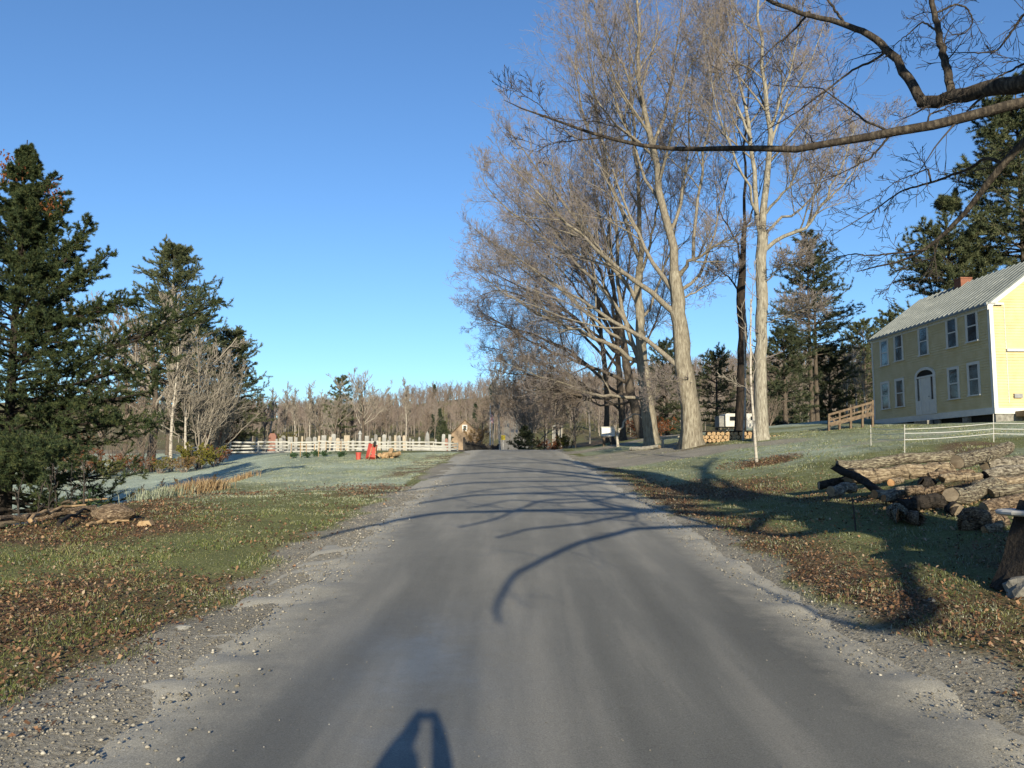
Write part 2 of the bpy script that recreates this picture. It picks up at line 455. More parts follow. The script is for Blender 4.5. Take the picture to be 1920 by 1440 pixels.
def edge(chan, nz, width=.25):
    """turn a soft zone into a ragged one"""
    a = N.new('ShaderNodeMath'); a.operation = 'ADD'; Lk.new(sep.outputs[chan], a.inputs[0]); Lk.new(nz.outputs[0], a.inputs[1])
    r = N.new('ShaderNodeMapRange'); r.inputs[1].default_value = 1 - width; r.inputs[2].default_value = 1 + width; Lk.new(a.outputs[0], r.inputs[0])
    return r.outputs[0]
c = mixc(edge(0, n_m, .4), grass.outputs[0], frostc.outputs[0])
c = mixc(edge(1, n_m, .3), c, leafc.outputs[0])
c = mixc(edge(2, n_m, .3), c, dirtc.outputs[0])
bigv = N.new('ShaderNodeMapRange'); Lk.new(n_l.outputs[0], bigv.inputs[0]); bigv.inputs[1].default_value = .3; bigv.inputs[2].default_value = .7; bigv.inputs[3].default_value = .75; bigv.inputs[4].default_value = 1.2
sc_ = N.new('ShaderNodeVectorMath'); sc_.operation = 'SCALE'; Lk.new(c, sc_.inputs[0]); Lk.new(bigv.outputs[0], sc_.inputs['Scale'])
Lk.new(sc_.outputs[0], bs.inputs['Base Color']); bs.inputs['Roughness'].default_value = .95; bs.inputs['Specular IOR Level'].default_value = .1
bp = N.new('ShaderNodeBump'); bp.inputs['Strength'].default_value = .8; bp.inputs['Distance'].default_value = .05
Lk.new(n_f.outputs[0], bp.inputs['Height']); Lk.new(bp.outputs[0], bs.inputs['Normal'])
ground_obj.data.materials.append(m)

# ------------------------------------------------------------------ road sheet
rx = np.concatenate([[-3.25, -3.1, -3.0, -2.9, -2.8, -2.7], np.linspace(-2.6, 3.3, 40), [3.4, 3.5, 3.6, 3.7, 3.8, 4.0]])
ry = np.concatenate([np.arange(-20, 2, 1.0), np.arange(2, 30, .15), np.arange(30, 60, .4), np.arange(60, 110, 1.0)])
RX, RY = np.meshgrid(rx, ry)
wide = 1 + .10 * smooth(20, 48, RY)
wx = (RX - .35) * wide + .35
ez = np.interp(RX, [-3.25, -2.8, -2.3, .35, 3.0, 3.5, 4.0], [-.07, -.018, .004, .03, .004, -.018, -.07])
RZ = zr(RY) - .7 * smooth(70, 100, RY) * np.exp(-((wx - .4) / 7) ** 2) + ez
RZ = RZ + smooth(2.2, 2.9, np.abs(RX - .35)) * (.028 * vnoise(wx, RY, .55) + .022 * vnoise(wx + 9, RY, .2)) * (RY < 60)
nx, ny = len(rx), len(ry)
ii = (np.arange(ny - 1)[:, None] * nx + np.arange(nx - 1)[None]).ravel()
road = mesh_np('road', np.stack([wx, RY, RZ], -1).reshape(-1, 3), np.stack([ii, ii + 1, ii + nx + 1, ii + nx], 1), None, smooth_=True)
tag(road, kind='structure')
m, nt, bs = new_mat('worn grey road surface'); N, Lk = nt.nodes, nt.links
geo = N.new('ShaderNodeNewGeometry'); sx = N.new('ShaderNodeSeparateXYZ'); Lk.new(geo.outputs['Position'], sx.inputs[0])
mp = N.new('ShaderNodeMapping'); mp.inputs['Scale'].default_value = (1.6, .14, 1); Lk.new(geo.outputs['Position'], mp.inputs[0])
n_s = N.new('ShaderNodeTexNoise'); n_s.inputs['Scale'].default_value = 1.1; n_s.inputs['Detail'].default_value = 7; Lk.new(mp.outputs[0], n_s.inputs['Vector'])
n_g = noise(85, 6, .85); n_b = noise(.9, 6)
n_x = noise(2.5, 6)
# distance from the road's middle, with a ragged edge
d0 = N.new('ShaderNodeMath'); d0.operation = 'SUBTRACT'; Lk.new(sx.outputs[0], d0.inputs[0]); d0.inputs[1].default_value = .35
d1 = N.new('ShaderNodeMath'); d1.operation = 'ABSOLUTE'; Lk.new(d0.outputs[0], d1.inputs[0])
d2 = N.new('ShaderNodeMath'); d2.operation = 'MULTIPLY_ADD'; Lk.new(n_x.outputs[0], d2.inputs[0]); d2.inputs[1].default_value = 1.0; Lk.new(d1.outputs[0], d2.inputs[2])
e = N.new('ShaderNodeMapRange'); Lk.new(d2.outputs[0], e.inputs[0]); e.inputs[1].default_value = 2.62; e.inputs[2].default_value = 3.5
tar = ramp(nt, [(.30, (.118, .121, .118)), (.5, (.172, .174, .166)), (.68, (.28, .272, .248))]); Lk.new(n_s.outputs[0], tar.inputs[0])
dust_sunlit = ramp(nt, [(.3, (.31, .29, .245)), (.5, (.46, .435, .37)), (.7, (.65, .615, .53))]); Lk.new(n_g.outputs[0], dust_sunlit.inputs[0])
far = N.new('ShaderNodeMapRange'); Lk.new(sx.outputs[1], far.inputs[0]); far.inputs[1].default_value = 8; far.inputs[2].default_value = 24; far.inputs[3].default_value = .12; far.inputs[4].default_value = .85  # far stretch mixed paler: its sunlit look is put into the colour
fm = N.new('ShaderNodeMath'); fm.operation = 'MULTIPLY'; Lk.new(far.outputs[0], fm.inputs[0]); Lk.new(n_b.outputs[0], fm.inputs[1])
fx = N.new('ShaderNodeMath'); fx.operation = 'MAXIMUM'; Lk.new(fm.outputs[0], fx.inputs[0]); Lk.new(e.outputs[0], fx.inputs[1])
c = mixc(fx.outputs[0], tar.outputs[0], dust_sunlit.outputs[0])
fine = N.new('ShaderNodeMapRange'); Lk.new(n_g.outputs[0], fine.inputs[0]); fine.inputs[1].default_value = .3; fine.inputs[2].default_value = .7; fine.inputs[3].default_value = .48; fine.inputs[4].default_value = 1.52
sc_ = N.new('ShaderNodeVectorMath'); sc_.operation = 'SCALE'; Lk.new(c, sc_.inputs[0]); Lk.new(fine.outputs[0], sc_.inputs['Scale'])
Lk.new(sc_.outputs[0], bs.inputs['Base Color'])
# a damp strip in the left wheel track is smoother and mirrors some sky
dm = N.new('ShaderNodeMath'); dm.operation = 'SUBTRACT'; Lk.new(sx.outputs[0], dm.inputs[0]); dm.inputs[1].default_value = -.75
dm1 = N.new('ShaderNodeMath'); dm1.operation = 'ABSOLUTE'; Lk.new(dm.outputs[0], dm1.inputs[0])
dm2 = N.new('ShaderNodeMapRange'); Lk.new(dm1.outputs[0], dm2.inputs[0]); dm2.inputs[1].default_value = .0; dm2.inputs[2].default_value = 1.9; dm2.inputs[3].default_value = 1; dm2.inputs[4].default_value = 0
dy_ = N.new('ShaderNodeMapRange'); Lk.new(sx.outputs[1], dy_.inputs[0]); dy_.inputs[1].default_value = 8.5; dy_.inputs[2].default_value = 11; dy_.inputs[3].default_value = 1; dy_.inputs[4].default_value = 0
dm3 = N.new('ShaderNodeMath'); dm3.operation = 'MULTIPLY'; Lk.new(dm2.outputs[0], dm3.inputs[0]); Lk.new(dy_.outputs[0], dm3.inputs[1])
dm4 = N.new('ShaderNodeMath'); dm4.operation = 'MULTIPLY'; Lk.new(dm3.outputs[0], dm4.inputs[0]); Lk.new(n_b.outputs[0], dm4.inputs[1])
ro = N.new('ShaderNodeMapRange'); Lk.new(dm4.outputs[0], ro.inputs[0]); ro.inputs[1].default_value = .1; ro.inputs[2].default_value = .6; ro.inputs[3].default_value = .9; ro.inputs[4].default_value = .42
Lk.new(ro.outputs[0], bs.inputs['Roughness']); bs.inputs['Specular IOR Level'].default_value = .35
bp = N.new('ShaderNodeBump'); bp.inputs['Strength'].default_value = .35; bp.inputs['Distance'].default_value = .01
Lk.new(n_g.outputs[0], bp.inputs['Height']); Lk.new(bp.outputs[0], bs.inputs['Normal'])
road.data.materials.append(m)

# ------------------------------------------------------------------ loose ground stuff: gravel, grass, fallen leaves
def scatter(n, x0, x1, y0, y1, power=1.5):
    u = rng.random(n)
    y = (y0 ** (1 - power) + u * (y1 ** (1 - power) - y0 ** (1 - power))) ** (1 / (1 - power))
    return rng.uniform(x0, x1, n), y

def stones(x, y, size):
    n = len(x); z = H(x, y) + .03 * (np.abs(x - .35) < 2.5) + .008 * ((np.abs(x - .35) >= 2.5) & (np.abs(x - .35) < 3.0))
    base = np.array([(1, 0, 0), (0, 1, 0), (-1, 0, 0), (0, -1, 0), (0, 0, 1), (0, 0, -1)], float)
    f = np.array([(0, 1, 4), (1, 2, 4), (2, 3, 4), (3, 0, 4), (1, 0, 5), (2, 1, 5), (3, 2, 5), (0, 3, 5)])
    v = base[None] * size[:, None, None] * rng.uniform(.55, 1.3, (n, 6, 1)) * np.array([1, 1, .7])
    a = rng.uniform(0, 6.28, n); ca_, sa_ = np.cos(a)[:, None], np.sin(a)[:, None]
    v = np.stack([v[..., 0] * ca_ - v[..., 1] * sa_, v[..., 0] * sa_ + v[..., 1] * ca_, v[..., 2]], -1)
    v += np.stack([x, y, z + size * .25], -1)[:, None]
    F = (f[None] + (np.arange(n) * 6)[:, None, None]).reshape(-1, 3)
    return v.reshape(-1, 3), F, np.repeat(rng.random(n), 8)
x, y = scatter(34000, -5.4, -2.0, 3.4, 30, 1.7)
kp = rng.random(len(x)) < smooth(-4.4, -3.2, x + .4 * vnoise(x, y, 1)) * (1 - .93 * smooth(-3.1, -2.1, x)) * (.45 + .55 * smooth(-.4, .4, vnoise(x, y, .8)))
x, y = x[kp], y[kp]; onr = x > -2.9; s = .003 + .017 * rng.random(len(x)) ** 5 + .0006 * y
xr, yr = scatter(9000, 2.9, 4.8, 3.6, 25, 1.7); kp = rng.random(len(xr)) < .6 * (1 - smooth(3.6, 4.6, xr)); xr, yr = xr[kp], yr[kp]
x = np.concatenate([x, xr]); y = np.concatenate([y, yr]); s = np.concatenate([s, .003 + .012 * rng.random(len(xr)) ** 4 + .0006 * yr])
xo, yo = scatter(900, -2.4, 3.2, 3.6, 24, 1.6); x = np.concatenate([x, xo]); y = np.concatenate([y, yo]); s = np.concatenate([s, .0025 + .006 * rng.random(900) ** 4])
V, F, rn = stones(x, y, s)
tag(mesh_np('gravel', V, F, M['stone'], rnd=rn), 'loose grey gravel along both road edges', 'gravel', kind='stuff')

def blades(x, y, h, w, lean=.6):
    n = len(x); z = H(x, y) - .01
    a = rng.uniform(0, 6.28, n); b = rng.uniform(0, 6.28, n)
    p = np.stack([x, y, z], -1)
    sx_ = np.stack([np.cos(a), np.sin(a), np.zeros(n)], -1) * w[:, None]
    ln = np.stack([np.cos(b), np.sin(b), np.zeros(n)], -1) * (h * lean * rng.random(n))[:, None]
    up = np.array([0, 0, 1.])
    v = np.stack([p - sx_, p + sx_, p + ln * .4 + up * (h * .62)[:, None] + sx_ * .7, p + ln * .4 + up * (h * .62)[:, None] - sx_ * .7, p + ln + up * (h * (1 - .3 * rng.random(n)))[:, None]], 1)
    k = np.arange(n)[:, None] * 5
    return v.reshape(-1, 3), [k + np.array([[0, 1, 2, 3]]), k + np.array([[3, 2, 4]])]
def grass_patch(name, x, y, h, w, mat, label, bias=1.0, lean=1.3):
    V, F = blades(x, y, h, w, lean)
    r = np.clip(rng.random(len(x)) ** bias + .25 * vnoise(x, y, 1.3), 0, 1)
    o = mesh_np(name, V, F, mat, rnd=np.concatenate([r, r]))
    return tag(o, label, 'grass', kind='stuff')
# left verge
x, y = scatter(380000, -17, -3.15, 4.3, 58, 1.35)
fr, le, di = zones(x, y)
kp = (rng.random(len(x)) > di * 1.1) & (rng.random(len(x)) < .62 + .5 * smooth(-.3, .35, vnoise(x, y, .9) + .5 * vnoise(x, y, 3))) & (np.hypot(x + 10, y - 17.5) > .1) & (x > xbank(y) - .6)
x, y = x[kp], y[kp]
fro = rng.random(len(x)) < .15 + .7 * smooth(17, 26, y)
tuft = .5 + .9 * smooth(-.2, .6, vnoise(x, y, .55))
grass_patch('verge_grass', x[~fro], y[~fro], (rng.uniform(.02, .075, len(x)) * tuft)[~fro], (.0011 + .00022 * y)[~fro], M['blade'], 'short green and straw grass on the left roadside verge')
grass_patch('frosted_grass', x[fro], y[fro], (rng.uniform(.02, .06, len(x)) * tuft)[fro], (.0011 + .00022 * y)[fro], M['frost_blade'], 'frosted pale grass on the left bank above the field')
# the frosted field below the bank
x, y = scatter(120000, -46, -10, 17, 66, 1.2)
kp = (x < xbank(y) - .3) & (rng.random(len(x)) < .35 + .6 * smooth(-.2, .4, vnoise(x, y, 1.7) + .4 * vnoise(x, y, 5)))
x, y = x[kp], y[kp]
grass_patch('field_grass', x, y, rng.uniform(.02, .06, len(x)) * (.6 + .9 * smooth(0, .6, vnoise(x, y, .9))), .0013 + .00026 * y, M['frost_blade'], 'frost covered grass over the left field')
# right verge and lawn edge
x, y = scatter(380000, 3.5, 22, 4.3, 50, 1.3)
fr, le, di = zones(x, y)
kp = (rng.random(len(x)) > di * 1.1) & (rng.random(len(x)) < .35 + .6 * smooth(-.3, .35, vnoise(x, y, .8) + .5 * vnoise(x, y, 2.5)))
x, y = x[kp], y[kp]; tuft = .5 + .8 * smooth(-.2, .6, vnoise(x, y, .5))
fro = rng.random(len(x)) < .35
grass_patch('lawn_grass', x[~fro], y[~fro], (rng.uniform(.02, .07, len(x)) * tuft)[~fro], (.0011 + .00022 * y)[~fro], M['blade'], 'green and brown grass on the right verge below the house', .9)
grass_patch('frosted_lawn_grass', x[fro], y[fro], (rng.uniform(.02, .07, len(x)) * tuft)[fro], (.0011 + .00022 * y)[fro], M['frost_blade'], 'frosted grey green grass between road and log pile')

def leaves(x, y, size, lift=.022):
    n = len(x); z = H(x, y) + lift + .02 * rng.random(n)
    a = rng.uniform(0, 6.28, n); c_, s_ = np.cos(a), np.sin(a)
    t1 = np.stack([c_, s_, rng.normal(0, .45, n)], -1); t2 = np.stack([-s_, c_, rng.normal(0, .45, n)], -1)
    p = np.stack([x, y, z], -1); u = t1 * size[:, None]; q = t2 * size[:, None] * .62
    cup = np.array([0, 0, 1.]) * size[:, None] * rng.uniform(-.2, .55, (n, 1))
    v = np.stack([p - u, p - q + cup, p + u, p + q + cup], 1).reshape(-1, 3)
    k = np.arange(n)[:, None] * 4
    return v, np.concatenate([k + np.array([[0, 1, 2]]), k + np.array([[0, 2, 3]])])
def leaf_stuff(name, x, y, size, label):
    V, F = leaves(x, y, size); r = rng.random(len(x))
    return tag(mesh_np(name, V, F, M['fallen_leaf'], rnd=np.concatenate([r, r])), label, 'leaves', kind='stuff')
x, y = scatter(90000, -10.5, -3.1, 4.3, 30, 1.3)
fr, le, di = zones(x, y)
kp = rng.random(len(x)) < (le * (1 - .85 * di)) ** 1.3 * .8
leaf_stuff('fallen_leaves', x[kp], y[kp], rng.uniform(.009, .026, kp.sum()) + .0005 * y[kp], 'brown and orange fallen leaves on the left verge')
x, y = scatter(90000, 3.5, 11, 4.3, 30, 1.3)
fr, le, di = zones(x, y)
kp = rng.random(len(x)) < (le * (1 - .8 * di)) ** 1.3 * .8 + .03
x, y = x[kp], y[kp]
sa = rng.uniform(0, 6.28, 900); sr = 1.5 * np.sqrt(rng.random(900))
x = np.concatenate([x, SAP[0] + sr * np.cos(sa)]); y = np.concatenate([y, SAP[1] - .3 + sr * np.sin(sa)])
leaf_stuff('fallen_leaves', x, y, rng.uniform(.009, .024, len(x)) + .0004 * y, 'dark red brown fallen leaves along the right road edge')
# ------------------------------------------------------------------ bare deciduous trees
def px_path(pts, Y, dY, r0, r1, wobY=.0):
    """trace of photograph pixels laid through depth Y .. Y+dY"""
    n = len(pts)
    s = np.linspace(0, 1, n)
    out = [P(p[0], p[1], Y + dY * s[i] ** 1.3) for i, p in enumerate(pts)]
    return np.array(out), r0 * (1 - s) + r1 * s

def build_tree(root, trunk, limbs, mats, levels, twig_r=.006, seed=1, trunk_sides=14, extra_on_trunk=0, limb_sides=8, up=.22, origin=None, rr0=.5, fine=False, lm=(.15, .15, .15, .15), nl=14, jk=.6):
    """trunk: (pts, radii); limbs: list of (pts, radii); levels: list of (n, ang, ratio, wob)"""
    g = np.random.default_rng(seed)
    org = np.array(origin if origin is not None else root.location)
    tp, trr = resample(trunk[0], trunk[1], 18)
    wv = np.array([[vnoise(seed * 7.1 + k * .9, .3, 1.0), vnoise(seed * 3.3 + k * .9, 9.3, 1.0), 0] for k in range(18)])
    tp = tp + wv * trr[:, None] * .35 * np.linspace(0, 1, 18)[:, None]
    V, F = tube_block(tp[None], trr[None], trunk_sides)
    ang = np.tile(np.arange(trunk_sides), 18); lump = 1 + .07 * np.sin(ang * 2.4 + seed) + .05 * g.normal(size=len(ang))
    cen = np.repeat(tp, trunk_sides, 0); hfrac = np.repeat(np.linspace(0, 1, 18), trunk_sides)
    root_fl = 1 + .25 * np.exp(-hfrac * 22) * (1 + .6 * np.sin(ang * 2.7))
    V = cen + (V - cen) * (lump * root_fl)[:, None]
    mesh_np('trunk', V - org, F, mats[0], root, smooth_=True)
    Ls = [(np.asarray(a), np.asarray(b)) for a, b in limbs]
    if Ls:
        LP, LR = stack_limbs(Ls, nl)
        jit = g.normal(size=LP.shape) * np.minimum(.10 + .35 * LR[..., None], .02 * jk + jk * LR[..., None]); jit[:, 0] = 0
        LP = LP + jit
        V, F = tube_block(LP, LR, limb_sides)
        mesh_np('limbs', V - org, F, mats[1], root, smooth_=True)
    else:
        LP, LR = resample(trunk[0], trunk[1], 14); LP, LR = LP[None], LR[None]
    cur = (LP, LR); parts = []
    for i, lv in enumerate(levels):
        n, an, ratio, wob = lv[:4]
        last = i == len(levels) - 1
        npt = 7 if i == 0 else (6 if i == 1 else (4 if not last else 3))
        cur = spawn(*cur, n, t0=lv[4] if len(lv) > 4 else (.22 if i == 0 else .12), ang=an, ratio=ratio, up=up, wob=wob, npts=npt, rr=rr0 if i < 2 else .5,
                    tip=max(twig_r, .012 if i == 0 and not fine else twig_r), tl=.72 if i == 0 else .35, g=g, lmin=lm[min(i, 3)])
        parts.append(tube_block(*cur, 6 if i == 0 else (4 if i == 1 else 3)))
    if extra_on_trunk:
        e = spawn(tp[None], trr[None] * .25, extra_on_trunk, t0=.35, ang=65, ratio=.12, up=.1, wob=.2, npts=5, tip=.008, g=g)
        e2 = spawn(*e, 6, t0=.2, ang=45, ratio=.5, up=.1, wob=.2, npts=4, tip=twig_r, g=g)
        parts += [tube_block(*e, 4), tube_block(*e2, 3)]
    k = 2 if len(parts) > 3 else 1
    V, F = join(parts); nb_ = sum(len(f) for _, f in parts[:k])
    mesh_np('crown', V - org, F, mats[2], root, smooth_=True, mat2=mats[3], midx=(np.arange(len(F)) >= nb_))
    return root

def wr(w, Y): return w * .5 * Y / FPX
def traced(name, label, cat, Y, trunk_px, limbs_px, mats, levels, group=None, **kw):
    tp = np.array([P(a, b, Y) for a, b, _ in trunk_px]); tr = np.array([wr(c, Y) * .86 for _, _, c in trunk_px])
    base = ground(trunk_px[0][0], Y); tp[0] = base + [0, 0, -.15]
    limbs = [px_path(p, Y, dY, wr(w0, Y) * .8, wr(w1, Y) * .7) for p, w0, w1, dY in limbs_px]
    root = empty(name, base, label, cat, group)
    kw.setdefault('twig_r', .0065); kw.setdefault('lm', (1.2, .9, .6, .4)); kw.setdefault('up', .15)
    return build_tree(root, (tp, tr), limbs, mats, levels, **kw)

MAPLE = (M['maple_bark'], M['limb_bark'], M['limb_bark'], M['twig'])
ROW = 'big bare trees along the right of the road'
LV = [(14, 40, .44, .12), (8, 42, .55, .15), (5, 42, .62, .18), (3, 40, .72, .2)]
# the stout leaning maple
traced('maple_tree', 'stout bare maple with thick pale leaning trunk, leaves heaped at its base', 'tree', 45,
  [(1297, 833, 46), (1293, 760, 39), (1281, 680, 38), (1272, 610, 33), (1268, 545, 30), (1264, 510, 27)],
  [([(1264, 512), (1255, 440), (1237, 350), (1224, 280), (1209, 212), (1194, 156), (1199, 60), (1197, -60), (1190, -150)], 22, 3, -1),
   ([(1268, 590), (1247, 572), (1225, 555), (1187, 522), (1150, 502), (1119, 472), (1085, 438), (1040, 395), (980, 335), (935, 285)], 16, 1.5, -4),
   ([(1274, 690), (1250, 665), (1225, 647), (1178, 619), (1131, 591), (1094, 569), (1062, 547), (1006, 510), (944, 470), (890, 430)], 14, 1.5, 5),
   ([(1262, 545), (1241, 520), (1219, 490), (1190, 430), (1160, 350), (1130, 260), (1105, 180)], 14, 1.5, 5),
   ([(1246, 400), (1215, 340), (1180, 250), (1140, 150), (1110, 60), (1090, 0)], 9, 1.5, 3),
   ([(1266, 520), (1283, 505), (1301, 487), (1337, 464), (1381, 442), (1410, 420)], 12, 1.5, -3),
   ([(1300, 488), (1304, 420), (1312, 330), (1328, 240), (1340, 150), (1352, 40), (1355, -40)], 9, 1.5, -2),
   ([(1270, 548), (1283, 540), (1312, 522), (1328, 484), (1338, 445), (1352, 380), (1375, 300), (1390, 220)], 10, 1.5, 4),
   ([(1270, 565), (1290, 555), (1319, 540), (1345, 522), (1370, 500)], 6, 1, 2),
   ([(1224, 280), (1250, 200), (1265, 110), (1280, 20), (1285, -50)], 9, 1.5, 3),
   ([(1255, 440), (1280, 370), (1290, 290), (1295, 190), (1300, 90)], 9, 1.5, 4),
   ([(1278, 718), (1262, 713), (1245, 716), (1228, 728)], 3.5, 1, -2),
   ([(1209, 212), (1180, 150), (1150, 90), (1120, 30), (1105, -30)], 6, 1.5, -3)],
  MAPLE, LV, ROW, seed=21, extra_on_trunk=14)
# the next maple, a little farther
traced('maple_tree', 'bare maple with knobbly pale trunk, just behind the stout leaning one', 'tree', 54,
  [(1222, 836, 32), (1216, 780, 30), (1210, 740, 27), (1204, 690, 25), (1200, 619, 20), (1197, 562, 18), (1199, 500, 15)],
  [([(1199, 505), (1201, 455), (1203, 400), (1193, 310), (1186, 220), (1180, 120), (1178, 20)], 14, 2, -2),
   ([(1204, 690), (1185, 650), (1169, 615), (1162, 525), (1156, 462), (1152, 400), (1135, 300), (1118, 190), (1100, 90), (1092, 10)], 13, 2, 3),
   ([(1203, 680), (1150, 655), (1090, 622), (1020, 598), (960, 560), (900, 515)], 12, 1.5, -6),
   ([(1201, 640), (1140, 560), (1080, 490), (1000, 430), (930, 375), (900, 330)], 11, 1.5, 4),
   ([(1198, 575), (1130, 475), (1060, 385), (1000, 305), (950, 235)], 11, 1.5, -4),
   ([(1200, 490), (1150, 360), (1100, 240), (1078, 140), (1085, 50)], 11, 1.5, 5),
   ([(1212, 750), (1170, 742), (1110, 742), (1060, 720), (1010, 705), (950, 680)], 9, 1.5, -5),
   ([(1200, 600), (1235, 540), (1260, 470), (1275, 380), (1282, 280)], 8, 1.5, 5),
   ([(1199, 520), (1225, 440), (1240, 340), (1250, 250)], 8, 1.5, -3),
   ([(1201, 660), (1130, 610), (1050, 540), (970, 480), (900, 440)], 9, 1.5, 7)],
  MAPLE, LV, ROW, seed=22, extra_on_trunk=10)
# darker ones behind, with low limbs over the road
DK = (M['grey_bark'], M['grey_bark'], M['grey_bark'], M['twig_brown'])
traced('maple_tree', 'dark bare maple with low limbs reaching over the road', 'tree', 67,
  [(1206, 835, 24), (1196, 785, 22), (1184, 745, 20), (1178, 697, 18), (1168, 640, 15), (1158, 590, 13)],
  [([(1158, 592), (1145, 520), (1128, 430), (1112, 330), (1098, 230)], 10, 1.5, 2),
   ([(1184, 742), (1140, 745), (1090, 747), (1045, 722), (1000, 700), (960, 705), (925, 690)], 10, 1.2, -5),
   ([(1180, 720), (1120, 690), (1060, 670), (990, 640), (930, 600), (893, 580)], 9, 1.2, 4),
   ([(1174, 670), (1110, 620), (1040, 570), (960, 530), (895, 500)], 9, 1.2, -3),
   ([(1166, 630), (1110, 540), (1050, 470), (985, 400), (925, 340)], 9, 1.2, 5),
   ([(1160, 600), (1120, 500), (1075, 400), (1030, 300)], 8, 1.2, -5),
   ([(1176, 690), (1215, 640), (1240, 570), (1250, 490)], 7, 1.2, 3),
   ([(1186, 752), (1130, 765), (1075, 738), (1015, 728), (960, 745), (930, 775)], 6, 1, -3)],
  DK, [(18, 46, .44, .13), (9, 46, .52, .16), (6, 44, .55, .2), (4, 42, .65, .22)], ROW, seed=23, extra_on_trunk=10, up=.15)
traced('maple_tree', 'slim dark bare tree rising behind the white box on posts', 'tree', 78,
  [(1137, 836, 13), (1138, 780, 12), (1137, 720, 11), (1132, 660, 10), (1124, 600, 8)],
  [([(1124, 602), (1112, 520), (1095, 430), (1080, 350)], 7, 1.2, 2),
   ([(1136, 715), (1080, 665), (1010, 630), (940, 610), (892, 610)], 7, 1.2, 3),
   ([(1133, 670), (1070, 600), (1000, 560), (930, 540), (890, 560)], 7, 1.2, -4),
   ([(1128, 630), (1080, 540), (1020, 470), (960, 420)], 7, 1.2, 5),
   ([(1138, 750), (1090, 720), (1030, 690), (960, 660), (905, 650)], 6, 1.2, -3),
   ([(1137, 700), (1165, 640), (1180, 570), (1190, 500)], 6, 1.2, 3)],
  DK, [(15, 46, .44, .13), (9, 46, .52, .16), (6, 44, .55, .2), (4, 42, .65, .22)], ROW, seed=24, up=.15)
traced('maple_tree', 'bare tree with two slim leaders between the knobbly maple and the slim dark one', 'tree', 72,
  [(1168, 836, 15), (1166, 780, 14), (1162, 720, 13), (1158, 660, 11), (1154, 610, 9)],
  [([(1154, 612), (1150, 540), (1146, 460), (1138, 370), (1128, 280), (1120, 200)], 8, 1.5, 2),
   ([(1158, 660), (1128, 590), (1105, 510), (1080, 420), (1058, 330)], 8, 1.5, -3),
   ([(1164, 740), (1110, 690), (1050, 650), (980, 620), (915, 600)], 7, 1.2, 3),
   ([(1160, 690), (1100, 620), (1040, 560), (975, 500), (920, 460)], 7, 1.2, -4),
   ([(1156, 630), (1110, 540), (1060, 460), (1010, 390), (965, 330)], 7, 1.2, 4),
   ([(1165, 770), (1120, 735), (1060, 700), (1000, 670), (940, 650)], 6, 1.2, -3),
   ([(1155, 620), (1175, 540), (1185, 450), (1192, 370)], 7, 1.2, 3)],
  DK, [(16, 46, .44, .13), (8, 46, .52, .16), (6, 44, .55, .2), (4, 42, .65, .22)], ROW, seed=34)
# the tall straight pale trunk
PALE = (M['pale_bark'], M['pale_bark'], M['limb_bark'], M['twig'])
traced('maple_tree', 'tall bare tree with straight pale grey trunk in front of the white camper', 'tree', 42,
  [(1427, 818, 34), (1427, 760, 27), (1427, 700, 26), (1428, 600, 25), (1428, 500, 24), (1429, 435, 23)],
  [([(1429, 440), (1438, 355), (1442, 291), (1440, 210), (1433, 145), (1426, 65), (1420, -60), (1418, -150)], 18, 3, -1),
   ([(1427, 445), (1412, 330), (1407, 226), (1390, 181), (1384, 145), (1378, 65), (1368, -60)], 13, 2.5, 2),
   ([(1433, 470), (1455, 446), (1507, 430), (1533, 408), (1546, 371), (1568, 333), (1584, 291), (1605, 235)], 11, 1.5, -3),
   ([(1432, 440), (1452, 412), (1494, 400), (1520, 378), (1546, 323), (1562, 275), (1570, 220)], 8, 1.5, 3),
   ([(1436, 400), (1445, 386), (1478, 355), (1500, 310), (1508, 270), (1530, 200)], 8, 1.5, -3),
   ([(1441, 300), (1447, 258), (1462, 226), (1481, 181), (1507, 145), (1530, 90), (1550, 30)], 8, 1.5, 3),
   ([(1441, 250), (1470, 170), (1490, 100), (1505, 20), (1510, -50)], 7, 1.5, -3),
   ([(1420, 400), (1410, 368), (1387, 316), (1350, 226), (1330, 140), (1318, 60)], 8, 1.5, -3),
   ([(1409, 260), (1370, 180), (1345, 110), (1330, 20)], 7, 1.5, 3),
   ([(1430, 535), (1442, 522), (1468, 496), (1503, 480)], 5, 1, -2),
   ([(1430, 610), (1442, 603), (1481, 590), (1520, 574)], 4.5, 1, -2),
   ([(1540, 385), (1570, 360), (1605, 320), (1640, 265), (1660, 220)], 5, 1, 2)],
  PALE, LV, ROW, seed=25, extra_on_trunk=10)
traced('cherry_tree', 'thin tree with near black trunk close to the straight pale trunk', 'tree', 47,
  [(1387, 828, 24), (1389, 760, 20), (1391, 680, 18), (1393, 600, 18), (1390, 562, 19), (1393, 480, 12), (1397, 420, 10)],
  [([(1397, 425), (1394, 330), (1399, 250), (1402, 160), (1404, 60)], 8, 1.5, 2),
   ([(1388, 570), (1376, 530), (1350, 505), (1322, 480)], 6, 1, -2),
   ([(1392, 500), (1375, 440), (1350, 400), (1340, 340)], 6, 1, 3),
   ([(1398, 430), (1420, 370), (1440, 310)], 5, 1, -2)],
  (M['dark_bark'], M['dark_bark'], M['twig_dark'], M['twig_brown']), [(7, 40, .42, .12), (5, 40, .5, .14), (4, 38, .6, .16), (3, 36, .7, .2)], ROW, seed=26)
